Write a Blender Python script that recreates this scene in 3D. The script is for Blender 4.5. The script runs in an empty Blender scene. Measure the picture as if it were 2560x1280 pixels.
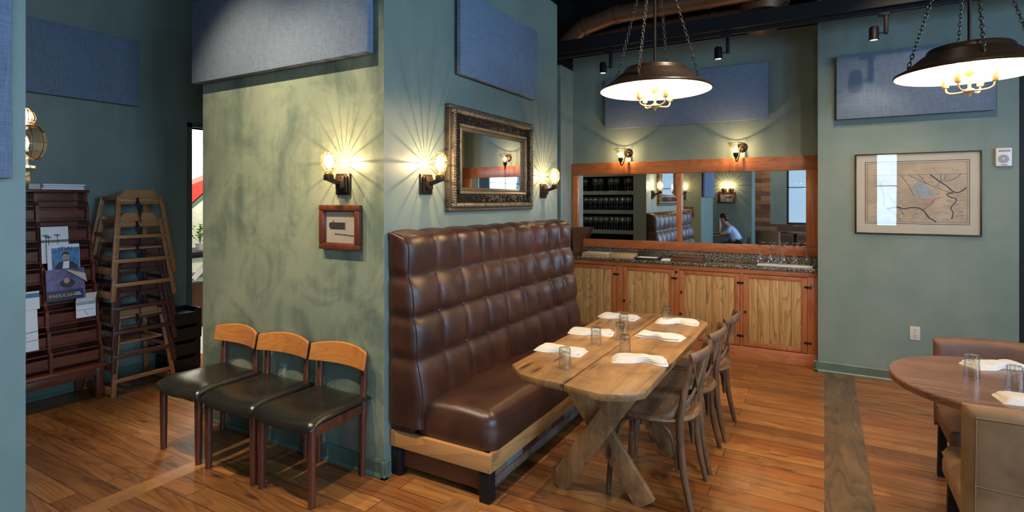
import bpy, bmesh, math, random
from mathutils import Vector, Matrix, Euler
PI = math.pi
random.seed(7)
S = bpy.context.scene
COL = S.collection

# ------------------------------------------------------------------ camera, world, light, exposure
F_PX, YAW, VY, CAM_H = 1367.0, math.radians(29.77), 501.0, 1.55
cd = bpy.data.cameras.new('camera'); cam = bpy.data.objects.new('camera', cd); COL.objects.link(cam)
cd.sensor_width = 36.0; cd.sensor_fit = 'HORIZONTAL'
cd.lens = 36.0*F_PX/2560.0
cd.shift_y = -(640.0-VY)/2560.0
cd.clip_start = 0.02
cam.location = (0, 0, CAM_H); cam.rotation_euler = (PI/2, 0, YAW)
S.camera = cam
S.view_settings.view_transform = 'Standard'; S.view_settings.look = 'None'
S.view_settings.gamma = 1.0; S.view_settings.use_curve_mapping = False
S.view_settings.exposure = 0.38
W = bpy.data.worlds.new('world'); S.world = W; W.use_nodes = True
bg = W.node_tree.nodes['Background']
bg.inputs[0].default_value = (0.55, 0.75, 1.0, 1); bg.inputs[1].default_value = 0.5

def lamp(kind, name, loc, power, color, size=0.1, target=None, sizey=None, spot=None, blend=0.5):
    d = bpy.data.lights.new(name, kind); d.energy = power; d.color = color
    if kind == 'AREA':
        d.size = size
        if sizey: d.shape = 'RECTANGLE'; d.size_y = sizey
    else:
        d.shadow_soft_size = size
    if kind == 'SPOT': d.spot_size = math.radians(spot); d.spot_blend = blend
    o = bpy.data.objects.new(name, d); COL.objects.link(o); o.location = loc
    if target is not None:
        o.rotation_euler = (Vector(target)-Vector(loc)).to_track_quat('-Z', 'Y').to_euler()
    return o
DAY = (0.43, 0.67, 1.0)
WARM = (1.0, 0.66, 0.33)
SPOTC = (1.0, 0.80, 0.55)
# daylight through the windows on the right hand side and behind the camera
for yy, pw in ((-2.4, 130), (0.2, 190), (2.8, 95)):
    lamp('AREA', 'daylight_window', (4.35, yy, 2.15), pw, DAY, 1.7, (0, yy, 1.55), 1.6)
lamp('AREA', 'daylight_window', (-0.3, -4.75, 1.9), 1.6, DAY, 1.1, (-0.3, 0, 1.5), 2.0)
lamp('AREA', 'daylight_window', (1.30, -4.75, 1.9), 30, DAY, 0.42, (1.30, 0, 1.5), 2.0)
lamp('AREA', 'kitchen_light', (-6.3, 4.0, 2.9), 120, (1.0, 0.93, 0.78), 1.4, (-6.3, 4.0, 0))
# unseen ceiling spots: some inferred from cast shadows, others added as fill
SPOTS = [((-3.35, 1.05, 3.55), (-3.10, 2.25, 1.5), 215, 66), ((-2.50, 1.05, 3.55), (-2.60, 2.25, 1.4), 185, 62), ((0.60, 4.20, 3.55), (0.60, 5.70, 0.9), 75, 84), ((-0.7, -2.9, 3.5), (-1.3, -4.4, 1.2), 90, 70), ((-2.75, 5.45, 3.3), (-2.8, 4.5, 1.4), 90, 60), ((-1.3, 1.55, 3.6), (-1.2, 2.75, 0.4), 190, 62),
         ((-0.2, 3.1, 3.6), (-0.85, 4.2, 0.2), 150, 70), ((0.9, 2.3, 3.6), (0.75, 3.4, 0.0), 80, 70),
         ((-3.9, 0.95, 3.55), (-4.1, 1.6, 0.0), 80, 56), ((0.55, 0.5, 3.6), (0.55, 2.5, 0.4), 170, 62)]
for p, t, e, s in SPOTS:
    lamp('SPOT', 'unseen_spot', p, e, SPOTC, 0.03, t, spot=s, blend=0.9)

# ------------------------------------------------------------------ node helpers
def new_mat(name):
    m = bpy.data.materials.new(name); m.use_nodes = True
    nt = m.node_tree
    return m, nt, nt.nodes['Principled BSDF']
def N(nt, t, **kw):
    n = nt.nodes.new(t)
    for k, v in kw.items():
        if hasattr(n, k): setattr(n, k, v)
    return n
def L(nt, a, b): nt.links.new(a, b)
def ramp(nt, fac, stops):
    r = N(nt, 'ShaderNodeValToRGB'); L(nt, fac, r.inputs[0])
    e = r.color_ramp.elements
    while len(e) < len(stops): e.new(0.5)
    for i, (p, c) in enumerate(stops):
        e[i].position = p; e[i].color = (c[0], c[1], c[2], 1)
    return r.outputs[0]
def coords(nt, scale=(1, 1, 1), rnd=True):
    tc = N(nt, 'ShaderNodeTexCoord')
    mp = N(nt, 'ShaderNodeMapping'); mp.inputs['Scale'].default_value = scale
    if rnd:
        oi = N(nt, 'ShaderNodeObjectInfo')
        mul = N(nt, 'ShaderNodeVectorMath', operation='SCALE'); mul.inputs[0].default_value = (7.3, 3.1, 5.7)
        L(nt, oi.outputs['Random'], mul.inputs['Scale'])
        ad = N(nt, 'ShaderNodeVectorMath', operation='ADD')
        L(nt, tc.outputs['Object'], ad.inputs[0]); L(nt, mul.outputs[0], ad.inputs[1])
        L(nt, ad.outputs[0], mp.inputs['Vector'])
    else:
        L(nt, tc.outputs['Object'], mp.inputs['Vector'])
    return mp.outputs[0]
def noise(nt, vec, scale, detail=4, rough=0.55, dist=0.0):
    n = N(nt, 'ShaderNodeTexNoise'); L(nt, vec, n.inputs['Vector'])
    n.inputs['Scale'].default_value = scale; n.inputs['Detail'].default_value = detail
    n.inputs['Roughness'].default_value = rough; n.inputs['Distortion'].default_value = dist
    return n.outputs['Fac']
def mix(nt, fac, a, b, mode='MIX'):
    m = N(nt, 'ShaderNodeMix', data_type='RGBA', blend_type=mode)
    if isinstance(fac, (int, float)): m.inputs[0].default_value = fac
    else: L(nt, fac, m.inputs[0])
    for sock, v in ((m.inputs[6], a), (m.inputs[7], b)):
        if isinstance(v, tuple): sock.default_value = (v[0], v[1], v[2], 1)
        else: L(nt, v, sock)
    return m.outputs[2]
def math_n(nt, op, a, b):
    m = N(nt, 'ShaderNodeMath', operation=op)
    for i, v in enumerate((a, b)):
        if isinstance(v, (int, float)): m.inputs[i].default_value = v
        else: L(nt, v, m.inputs[i])
    return m.outputs[0]
def bump(nt, b, h, strength=0.2, dist=0.01):
    bn = N(nt, 'ShaderNodeBump'); bn.inputs['Strength'].default_value = strength; bn.inputs['Distance'].default_value = dist
    L(nt, h, bn.inputs['Height']); L(nt, bn.outputs[0], b.inputs['Normal'])

def plain(name, c, rough=0.5, metal=0.0, var=0.12, spec=0.5, sc=9.0):
    m, nt, b = new_mat(name)
    v = coords(nt); f = noise(nt, v, sc)
    L(nt, ramp(nt, f, [(0.3, tuple(x*(1-var) for x in c)), (0.7, tuple(min(1, x*(1+var)) for x in c))]), b.inputs['Base Color'])
    b.inputs['Roughness'].default_value = rough; b.inputs['Metallic'].default_value = metal
    b.inputs['Specular IOR Level'].default_value = spec
    return m
def emit(name, c, s):
    """glowing clear glass: it shines and lets the filament's light through"""
    m = bpy.data.materials.new(name); m.use_nodes = True; nt = m.node_tree
    nt.nodes.remove(nt.nodes['Principled BSDF']); out = nt.nodes['Material Output']
    em = N(nt, 'ShaderNodeEmission'); em.inputs[0].default_value = (c[0], c[1], c[2], 1); em.inputs[1].default_value = s
    tr = N(nt, 'ShaderNodeBsdfTransparent'); ad = N(nt, 'ShaderNodeAddShader')
    L(nt, em.outputs[0], ad.inputs[0]); L(nt, tr.outputs[0], ad.inputs[1]); L(nt, ad.outputs[0], out.inputs[0])
    return m
def wood(name, c_dark, c_mid, c_light, axis='X', freq=9.0, stretch=9.0, rough=0.4, knots=0.0, bstr=0.12, ring=0.30, wear=0.0):
    m, nt, b = new_mat(name)
    sc = [freq]*3; sc['XYZ'.index(axis)] = freq/stretch
    v = coords(nt, tuple(sc))
    f1 = noise(nt, v, 1.0, 5, 0.6, 0.6)
    w = N(nt, 'ShaderNodeTexNoise'); L(nt, v, w.inputs['Vector']); w.inputs['Scale'].default_value = 0.75
    w.inputs['Detail'].default_value = 1.5; w.inputs['Roughness'].default_value = 0.35
    saw = math_n(nt, 'FRACT', math_n(nt, 'MULTIPLY', w.outputs['Fac'], 16.0), 0.0)
    rings = math_n(nt, 'ADD', math_n(nt, 'MULTIPLY', math_n(nt, 'POWER', saw, 2.2), 0.75), 0.12)
    fine = noise(nt, v, 6.0, 3, 0.6)
    f = math_n(nt, 'ADD', math_n(nt, 'MULTIPLY', f1, 1.0-ring), math_n(nt, 'MULTIPLY', rings, ring))
    f = math_n(nt, 'ADD', math_n(nt, 'MULTIPLY', f, 0.8), math_n(nt, 'MULTIPLY', fine, 0.2))
    col = ramp(nt, f, [(0.22, c_light), (0.5, c_mid), (0.8, c_dark)])
    if knots > 0:
        vk = coords(nt, tuple(s*3.0 if i == 'XYZ'.index(axis) else s for i, s in enumerate(sc)))
        k = N(nt, 'ShaderNodeTexVoronoi'); L(nt, vk, k.inputs['Vector']); k.inputs['Scale'].default_value = 0.95
        km = ramp(nt, k.outputs['Distance'], [(0.10, (1, 1, 1)), (0.24, (0, 0, 0))])
        kk = math_n(nt, 'MULTIPLY', km, knots)
        col = mix(nt, kk, col, tuple(x*0.25 for x in c_dark))
    if wear > 0:
        vw = coords(nt, (1, 1, 1)); wn = noise(nt, vw, 5.5, 5, 0.65, 0.8)
        col = mix(nt, 1.0, col, ramp(nt, wn, [(0.32, (1.0-wear, 1.0-wear, 1.0-wear*0.95)), (0.6, (1.08, 1.06, 1.02))]), 'MULTIPLY')
    L(nt, col, b.inputs['Base Color'])
    b.inputs['Roughness'].default_value = rough
    bump(nt, b, f, bstr, 0.004)
    return m

# ------------------------------------------------------------------ materials
def m_wall(name, lo, hi, dark, rough, amt=0.5):
    m, nt, b = new_mat(name)
    v = coords(nt, rnd=False)
    a = noise(nt, v, 1.5, 6, 0.62, 0.6); c = noise(nt, v, 2.6, 7, 0.66, 0.7); s = noise(nt, v, 38, 3)
    vs = N(nt, 'ShaderNodeMapping'); vs.inputs['Scale'].default_value = (9, 9, 0.9); L(nt, v, vs.inputs['Vector']); dr = noise(nt, vs.outputs[0], 1.0, 4, 0.6)
    c = math_n(nt, 'ADD', math_n(nt, 'MULTIPLY', c, 0.72), math_n(nt, 'MULTIPLY', dr, 0.28))
    base = ramp(nt, a, [(0.32, lo), (0.68, hi)])
    pat = ramp(nt, c, [(0.40, (1, 1, 1)), (0.54, (0, 0, 0))])
    col = mix(nt, math_n(nt, 'MULTIPLY', pat, amt), base, dark)
    L(nt, col, b.inputs['Base Color'])
    rr = N(nt, 'ShaderNodeMapRange'); L(nt, c, rr.inputs[0]); rr.inputs[3].default_value = rough-0.08; rr.inputs[4].default_value = rough+0.15
    L(nt, rr.outputs[0], b.inputs['Roughness'])
    bump(nt, b, math_n(nt, 'ADD', math_n(nt, 'MULTIPLY', s, 0.4), c), 0.08, 0.01)
    return m
M = {}
M['wall'] = m_wall('teal_plaster', (0.150, 0.195, 0.162), (0.200, 0.245, 0.205), (0.120, 0.165, 0.140), 0.42, 0.30)
M['wall_scuffed'] = m_wall('scuffed_teal_plaster', (0.165, 0.205, 0.150), (0.265, 0.300, 0.215), (0.085, 0.125, 0.10), 0.34, 0.75)
M['trim'] = plain('green_trim_paint', (0.085, 0.125, 0.095), 0.35)
M['dark'] = plain('black_paint', (0.004, 0.004, 0.004), 0.8, 0, 0.12, 0.2)
M['black_metal'] = plain('black_metal', (0.007, 0.007, 0.008), 0.5, 0.0, 0.12, 0.3)
M['white_wall'] = plain('white_tile', (0.75, 0.75, 0.68), 0.4)

def m_floor():
    m, nt, b = new_mat('plank_floor')
    v = coords(nt, rnd=False)
    br = N(nt, 'ShaderNodeTexBrick'); L(nt, v, br.inputs['Vector'])
    br.inputs['Color1'].default_value = (0, 0, 0, 1); br.inputs['Color2'].default_value = (1, 1, 1, 1); br.inputs['Mortar'].default_value = (0.5, 0.5, 0.5, 1)
    br.inputs['Scale'].default_value = 1.0; br.inputs['Mortar Size'].default_value = 0.0022; br.inputs['Mortar Smooth'].default_value = 0.3
    br.inputs['Brick Width'].default_value = 1.45; br.inputs['Row Height'].default_value = 0.125; br.offset = 0.37
    rnd = br.outputs['Color']
    off = N(nt, 'ShaderNodeVectorMath', operation='SCALE'); off.inputs[0].default_value = (13.0, 29.0, 0)
    sep = N(nt, 'ShaderNodeSeparateColor'); L(nt, rnd, sep.inputs[0]); L(nt, sep.outputs[0], off.inputs['Scale'])
    ad = N(nt, 'ShaderNodeVectorMath', operation='ADD'); L(nt, v, ad.inputs[0]); L(nt, off.outputs[0], ad.inputs[1])
    mp = N(nt, 'ShaderNodeMapping'); mp.inputs['Scale'].default_value = (1.3, 11.0, 1.0); L(nt, ad.outputs[0], mp.inputs['Vector'])
    g = noise(nt, mp.outputs[0], 1.0, 6, 0.6, 0.7)
    w = noise(nt, mp.outputs[0], 0.6, 1.5, 0.4)
    rings = math_n(nt, 'POWER', math_n(nt, 'FRACT', math_n(nt, 'MULTIPLY', w, 15.0), 0.0), 2.0)
    f = math_n(nt, 'ADD', math_n(nt, 'MULTIPLY', g, 0.82), math_n(nt, 'MULTIPLY', rings, 0.18))
    grain = ramp(nt, f, [(0.2, (0.43, 0.225, 0.082)), (0.42, (0.30, 0.142, 0.048)), (0.72, (0.115, 0.045, 0.015))])
    tint = ramp(nt, sep.outputs[0], [(0.0, (0.58, 0.46, 0.38)), (0.3, (0.92, 0.86, 0.8)), (0.55, (0.85, 0.62, 0.48)), (0.75, (1.05, 0.95, 0.8)), (1.0, (1.3, 1.22, 1.05))])
    col = mix(nt, 1.0, grain, tint, 'MULTIPLY')
    mk = N(nt, 'ShaderNodeMapping'); mk.inputs['Scale'].default_value = (1.1, 5.0, 1.0); L(nt, ad.outputs[0], mk.inputs['Vector'])
    k = N(nt, 'ShaderNodeTexVoronoi'); L(nt, mk.outputs[0], k.inputs['Vector']); k.inputs['Scale'].default_value = 1.6
    km = ramp(nt, k.outputs['Distance'], [(0.06, (1, 1, 1)), (0.15, (0, 0, 0))])
    col = mix(nt, math_n(nt, 'MULTIPLY', km, 0.85), col, (0.045, 0.018, 0.008))
    st = noise(nt, v, 1.1, 5, 0.6)
    col = mix(nt, 1.0, col, ramp(nt, st, [(0.3, (0.72, 0.70, 0.68)), (0.65, (1.05, 1.03, 1.0))]), 'MULTIPLY')
    col = mix(nt, br.outputs['Fac'], col, (0.035, 0.014, 0.006))
    L(nt, col, b.inputs['Base Color'])
    rr = N(nt, 'ShaderNodeMapRange'); L(nt, st, rr.inputs[0]); rr.inputs[3].default_value = 0.22; rr.inputs[4].default_value = 0.42
    L(nt, rr.outputs[0], b.inputs['Roughness'])
    h = math_n(nt, 'SUBTRACT', math_n(nt, 'MULTIPLY', f, 0.25), br.outputs['Fac'])
    bump(nt, b, h, 0.25, 0.004)
    return m
M['floor'] = m_floor()
M['strip_dark'] = wood('grey_brown_floor_board', (0.045, 0.028, 0.016), (0.105, 0.063, 0.032), (0.18, 0.115, 0.06), 'Y', 9, 9, 0.33, 0.3, 0.2, 0.34, 0.3)
M['strip'] = wood('honey_floor_board', (0.11, 0.042, 0.014), (0.27, 0.125, 0.042), (0.40, 0.20, 0.072), 'Y', 9, 9, 0.33, 0.5, 0.15, 0.2, 0.3)
M['teak_red'] = wood('red_brown_teak', (0.045, 0.012, 0.006), (0.10, 0.026, 0.012), (0.16, 0.045, 0.018), 'Z', 14, 10, 0.32)
M['teak_light'] = wood('honey_teak', (0.26, 0.085, 0.02), (0.43, 0.16, 0.036), (0.55, 0.22, 0.055), 'X', 9, 10, 0.3)
M['table'] = wood('weathered_pine', (0.065, 0.028, 0.010), (0.27, 0.140, 0.052), (0.43, 0.245, 0.098), 'Y', 15, 16, 0.42, 0.85, 0.3, 0.10, 0.5)
M['table_leg'] = wood('rough_trestle_pine', (0.055, 0.025, 0.010), (0.24, 0.120, 0.044), (0.40, 0.22, 0.092), 'Z', 13, 9, 0.55, 0.85, 0.4, 0.10, 0.55)
M['bistro'] = wood('weathered_bistro_oak', (0.045, 0.021, 0.009), (0.125, 0.062, 0.029), (0.21, 0.118, 0.060), 'Z', 16, 7, 0.5, 0, 0.25, 0.2, 0.4)
M['oak'] = wood('golden_oak_boards', (0.11, 0.045, 0.012), (0.38, 0.205, 0.066), (0.50, 0.30, 0.115), 'Z', 12, 9, 0.42, 0.25, 0.15, 0.5)
M['cedar'] = wood('red_cedar', (0.17, 0.048, 0.015), (0.33, 0.10, 0.03), (0.45, 0.16, 0.05), 'X', 9, 9, 0.36, 0.15)
M['cedar_v'] = wood('red_cedar_upright', (0.17, 0.048, 0.015), (0.33, 0.10, 0.03), (0.45, 0.16, 0.05), 'Z', 9, 9, 0.36, 0.15)
M['rack'] = wood('mahogany', (0.04, 0.009, 0.005), (0.115, 0.026, 0.011), (0.18, 0.046, 0.020), 'Y', 12, 10, 0.34)
M['hc_light'] = wood('honey_beech', (0.19, 0.075, 0.025), (0.34, 0.15, 0.052), (0.45, 0.21, 0.08), 'Y', 14, 8, 0.38)
M['hc_dark'] = wood('dark_stained_beech', (0.028, 0.009, 0.006), (0.07, 0.022, 0.014), (0.11, 0.036, 0.022), 'Y', 14, 8, 0.38)
M['pine'] = wood('knotty_pine', (0.20, 0.085, 0.026), (0.42, 0.20, 0.066), (0.52, 0.28, 0.10), 'X', 7, 9, 0.42, 0.5)
M['walnut'] = wood('walnut', (0.055, 0.022, 0.012), (0.13, 0.058, 0.033), (0.26, 0.13, 0.08), 'X', 11, 14, 0.22)
M['walnut_box'] = wood('walnut_box', (0.04, 0.015, 0.007), (0.10, 0.04, 0.018), (0.15, 0.065, 0.03), 'X', 12, 10, 0.4)

def m_leather(name, dark, light, rough, sc=3.0):
    m, nt, b = new_mat(name)
    v = coords(nt)
    a = noise(nt, v, sc, 5, 0.6, 0.5); c = N(nt, 'ShaderNodeTexVoronoi'); L(nt, v, c.inputs['Vector']); c.inputs['Scale'].default_value = 260
    wr = noise(nt, v, 14, 4, 0.6, 1.5)
    L(nt, ramp(nt, a, [(0.33, dark), (0.7, light)]), b.inputs['Base Color'])
    rr = N(nt, 'ShaderNodeMapRange'); L(nt, a, rr.inputs[0]); rr.inputs[3].default_value = rough+0.07; rr.inputs[4].default_value = rough-0.07
    L(nt, rr.outputs[0], b.inputs['Roughness'])
    bump(nt, b, math_n(nt, 'ADD', math_n(nt, 'MULTIPLY', c.outputs['Distance'], 0.15), wr), 0.12, 0.01)
    return m
M['leather'] = m_leather('brown_leather', (0.026, 0.010, 0.007), (0.068, 0.026, 0.015), 0.36)
M['black_leather'] = m_leather('black_vinyl', (0.010, 0.009, 0.007), (0.022, 0.019, 0.014), 0.27)
M['velvet'] = m_leather('tan_velvet', (0.16, 0.088, 0.040), (0.28, 0.165, 0.080), 0.75, 5)
M['velvet_brown'] = m_leather('brown_suede', (0.075, 0.033, 0.018), (0.13, 0.06, 0.033), 0.6, 5)

def m_fabric(name, a, c):
    m, nt, b = new_mat(name)
    v = coords(nt)
    tc = N(nt, 'ShaderNodeTexCoord')
    mps = []
    for s in ((18, 18, 420), (420, 420, 18)):
        mp = N(nt, 'ShaderNodeMapping'); mp.inputs['Scale'].default_value = s; L(nt, tc.outputs['Object'], mp.inputs['Vector'])
        mps.append(noise(nt, mp.outputs[0], 1.0, 3))
    f = math_n(nt, 'MULTIPLY', math_n(nt, 'ADD', mps[0], mps[1]), 0.5)
    L(nt, ramp(nt, f, [(0.36, a), (0.64, c)]), b.inputs['Base Color'])
    b.inputs['Roughness'].default_value = 0.9; b.inputs['Specular IOR Level'].default_value = 0.15
    bump(nt, b, f, 0.3, 0.002)
    return m
M['fabric'] = m_fabric('blue_grey_weave', (0.100, 0.132, 0.180), (0.185, 0.232, 0.300))
M['cloth'] = plain('white_linen', (0.52, 0.50, 0.47), 0.85, 0, 0.05, 0.2, 40)
M['paper'] = plain('white_paper', (0.80, 0.80, 0.80), 0.7, 0, 0.03, 0.2)
M['cream'] = plain('cream_paper', (0.58, 0.53, 0.43), 0.6, 0, 0.08, 0.2, 5)
M['map_paper'] = plain('aged_map_paper', (0.50, 0.40, 0.29), 0.6, 0, 0.15, 0.2, 6)
M['mat_board'] = plain('cream_mat_board', (0.58, 0.52, 0.42), 0.65, 0, 0.04, 0.2)
M['ink'] = plain('dark_ink', (0.045, 0.04, 0.04), 0.7)
M['ink_soft'] = plain('grey_ink', (0.20, 0.165, 0.14), 0.7)
M['wash_blue'] = plain('pale_blue_wash', (0.30, 0.36, 0.40), 0.65)
M['wash_pink'] = plain('pale_pink_wash', (0.46, 0.31, 0.25), 0.65)
M['cover_navy'] = plain('navy_print', (0.02, 0.028, 0.07), 0.35)
M['cover_violet'] = plain('violet_print', (0.12, 0.10, 0.20), 0.35, 0, 0.6, 0.5, 14)
M['cover_sky'] = plain('blue_print', (0.06, 0.19, 0.36), 0.35, 0, 0.4, 0.5, 30)
M['yellow'] = plain('yellow_print', (0.62, 0.50, 0.04), 0.5)
M['red'] = plain('red_print', (0.55, 0.03, 0.025), 0.5)
M['teal_print'] = plain('teal_print', (0.05, 0.22, 0.28), 0.5)
M['skin'] = plain('skin', (0.48, 0.27, 0.19), 0.5, 0, 0.05)
M['hair'] = plain('dark_hair', (0.03, 0.018, 0.012), 0.5)
M['shirt'] = plain('pale_blue_cotton', (0.42, 0.55, 0.78), 0.85)
M['denim'] = plain('dark_denim', (0.03, 0.04, 0.07), 0.85)
M['bronze'] = plain('dark_bronze', (0.055, 0.036, 0.022), 0.42, 0.75)
M['brown_metal'] = plain('brown_enamel', (0.030, 0.017, 0.009), 0.38, 0.2)
M['brass'] = plain('aged_brass', (0.42, 0.27, 0.11), 0.35, 0.9)
M['fixture'] = plain('tan_fixture_metal', (0.42, 0.28, 0.13), 0.45, 0.3)
M['chain'] = plain('chain_steel', (0.14, 0.11, 0.085), 0.4, 0.9)
M['iron'] = plain('black_iron', (0.016, 0.013, 0.011), 0.5, 0.6)
M['steel'] = plain('steel', (0.5, 0.5, 0.48), 0.3, 1.0)
M['enamel'] = plain('white_enamel', (0.85, 0.83, 0.76), 0.35)
M['plastic'] = plain('white_plastic', (0.70, 0.70, 0.72), 0.4, 0, 0.03)
M['plastic_grey'] = plain('grey_plastic', (0.30, 0.30, 0.33), 0.5)
M['ivory'] = plain('ivory_plastic', (0.55, 0.52, 0.42), 0.4, 0, 0.03)
M['sage'] = plain('sage_painted_plastic', (0.24, 0.28, 0.21), 0.45)
M['black_plastic'] = plain('black_plastic', (0.012, 0.012, 0.012), 0.42)
M['duct'] = None
M['strap'] = plain('black_webbing', (0.01, 0.01, 0.012), 0.8)
M['concrete'] = plain('kitchen_tile', (0.35, 0.34, 0.31), 0.5)
M['leaf'] = plain('leaf', (0.12, 0.25, 0.04), 0.5)
M['bulb'] = emit('warm_bulb', (1.0, 0.80, 0.50), 6.0)
M['bulb_hot'] = emit('pendant_bulb', (1.0, 0.80, 0.50), 45.0)
M['lens'] = emit('spot_lens', (1.0, 0.86, 0.66), 25.0)
def m_duct():
    m, nt, b = new_mat('brown_spiral_duct')
    tc = N(nt, 'ShaderNodeTexCoord'); w = N(nt, 'ShaderNodeTexWave'); L(nt, tc.outputs['Object'], w.inputs['Vector'])
    w.inputs['Scale'].default_value = 16; w.bands_direction = 'X'
    L(nt, ramp(nt, w.outputs['Fac'], [(0.1, (0.125, 0.055, 0.024)), (0.6, (0.155, 0.070, 0.031))]), b.inputs['Base Color'])
    b.inputs['Roughness'].default_value = 0.45; b.inputs['Metallic'].default_value = 0.4
    bump(nt, b, w.outputs['Fac'], 0.10, 0.002)
    return m
M['duct'] = m_duct()
def m_glass(name, tint=(0.97, 0.98, 0.97), rough=0.03, refl=1.0):
    m = bpy.data.materials.new(name); m.use_nodes = True; nt = m.node_tree
    nt.nodes.remove(nt.nodes['Principled BSDF']); out = nt.nodes['Material Output']
    tr = N(nt, 'ShaderNodeBsdfTransparent'); tr.inputs[0].default_value = (*tint, 1)
    gl = N(nt, 'ShaderNodeBsdfGlossy'); gl.inputs['Roughness'].default_value = rough
    lw = N(nt, 'ShaderNodeLayerWeight'); lw.inputs['Blend'].default_value = 0.5
    fz = math_n(nt, 'ADD', math_n(nt, 'MULTIPLY', math_n(nt, 'POWER', lw.outputs['Facing'], 3.0), 0.85), 0.05)
    mx = N(nt, 'ShaderNodeMixShader'); L(nt, math_n(nt, 'MINIMUM', math_n(nt, 'MULTIPLY', fz, refl), 1.0), mx.inputs[0])
    L(nt, tr.outputs[0], mx.inputs[1]); L(nt, gl.outputs[0], mx.inputs[2]); L(nt, mx.outputs[0], out.inputs[0])
    return m
M['glass'] = m_glass('clear_glass', (0.95, 0.96, 0.95), 0.04, 1.3)
M['stem_glass'] = m_glass('stem_glass', (0.94, 0.95, 0.93), 0.09, 2.6)
M['pane'] = m_glass('window_glass', (0.96, 0.98, 0.98), 0.01, 0.8)
M['picture_glass'] = m_glass('picture_glass', (0.98, 0.98, 0.98), 0.01, 1.0)
M['amber_glass'] = m_glass('amber_leaded_glass', (0.98, 0.90, 0.74), 0.05, 1.5)
def m_mirror():
    m, nt, b = new_mat('mirror_silver')
    b.inputs['Base Color'].default_value = (0.90, 0.92, 0.91, 1); b.inputs['Metallic'].default_value = 1.0; b.inputs['Roughness'].default_value = 0.015
    return m
M['mirror'] = m_mirror()
def m_granite():
    m, nt, b = new_mat('speckled_granite')
    v = coords(nt); k = N(nt, 'ShaderNodeTexVoronoi'); L(nt, v, k.inputs['Vector']); k.inputs['Scale'].default_value = 130
    f = noise(nt, v, 75, 4, 0.7)
    col = ramp(nt, f, [(0.40, (0.012, 0.012, 0.011)), (0.5, (0.10, 0.085, 0.06)), (0.62, (0.34, 0.28, 0.19))])
    L(nt, col, b.inputs['Base Color']); b.inputs['Roughness'].default_value = 0.2
    return m
M['granite'] = m_granite()
def m_blocks(name, cols, w, h):
    m, nt, b = new_mat(name)
    tc = N(nt, 'ShaderNodeTexCoord'); sx = N(nt, 'ShaderNodeSeparateXYZ'); L(nt, tc.outputs['Object'], sx.inputs[0])
    cb = N(nt, 'ShaderNodeCombineXYZ')
    L(nt, math_n(nt, 'ADD', sx.outputs[0], sx.outputs[1]), cb.inputs[0]); L(nt, sx.outputs[2], cb.inputs[1])
    br = N(nt, 'ShaderNodeTexBrick'); L(nt, cb.outputs[0], br.inputs['Vector'])
    br.inputs['Color1'].default_value = (0, 0, 0, 1); br.inputs['Color2'].default_value = (1, 1, 1, 1); br.inputs['Mortar'].default_value = (0, 0, 0, 1)
    br.inputs['Scale'].default_value = 1.0; br.inputs['Brick Width'].default_value = w; br.inputs['Row Height'].default_value = h; br.inputs['Mortar Size'].default_value = 0.002
    n = len(cols)
    base = ramp(nt, br.outputs['Color'], [(i/(n-1), c) for i, c in enumerate(cols)])
    v = coords(nt, (4, 4, 30)); g = noise(nt, v, 1.0, 5, 0.6, 0.5)
    col = mix(nt, 1.0, base, ramp(nt, g, [(0.3, (0.6, 0.58, 0.55)), (0.7, (1.15, 1.12, 1.1))]), 'MULTIPLY')
    col = mix(nt, br.outputs['Fac'], col, (0.01, 0.006, 0.004))
    L(nt, col, b.inputs['Base Color']); b.inputs['Roughness'].default_value = 0.55
    bump(nt, b, g, 0.2, 0.004)
    return m
M['mosaic'] = m_blocks('reclaimed_block_mosaic', [(0.05, 0.02, 0.01), (0.20, 0.10, 0.045), (0.16, 0.19, 0.20), (0.10, 0.04, 0.02), (0.24, 0.20, 0.15)], 0.19, 0.05)
M['planks'] = m_blocks('reclaimed_wall_planks', [(0.12, 0.05, 0.02), (0.30, 0.14, 0.055), (0.38, 0.19, 0.08), (0.09, 0.045, 0.025), (0.26, 0.11, 0.04)], 0.75, 0.12)
def m_ornament():
    m, nt, b = new_mat('carved_black_gilt')
    v = coords(nt); k = N(nt, 'ShaderNodeTexVoronoi'); L(nt, v, k.inputs['Vector']); k.inputs['Scale'].default_value = 46
    f = noise(nt, v, 34, 4, 0.6, 2.5)
    L(nt, ramp(nt, f, [(0.50, (0.006, 0.0055, 0.005)), (0.64, (0.035, 0.030, 0.022)), (0.76, (0.20, 0.15, 0.08))]), b.inputs['Base Color'])
    b.inputs['Roughness'].default_value = 0.4; b.inputs['Metallic'].default_value = 0.4
    bump(nt, b, f, 1.0, 0.02)
    return m
M['ornament'] = m_ornament()
M['gilt'] = plain('antique_gilt', (0.20, 0.155, 0.095), 0.45, 0.5, 0.5, 0.5, 60)
M['gilt_dark'] = plain('dull_bronze_gilt', (0.10, 0.075, 0.045), 0.45, 0.5, 0.4, 0.5, 60)
def m_cane():
    m, nt, b = new_mat('woven_rush')
    tc = N(nt, 'ShaderNodeTexCoord'); ck = N(nt, 'ShaderNodeTexChecker'); L(nt, tc.outputs['Object'], ck.inputs['Vector']); ck.inputs['Scale'].default_value = 130
    f = noise(nt, tc.outputs['Object'], 60, 3)
    f2 = math_n(nt, 'ADD', math_n(nt, 'MULTIPLY', ck.outputs['Fac'], 0.35), math_n(nt, 'MULTIPLY', f, 0.65))
    L(nt, ramp(nt, f2, [(0.3, (0.075, 0.04, 0.02)), (0.7, (0.26, 0.165, 0.09))]), b.inputs['Base Color'])
    b.inputs['Roughness'].default_value = 0.7; bump(nt, b, f2, 0.4, 0.003)
    return m
M['cane'] = m_cane()

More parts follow.
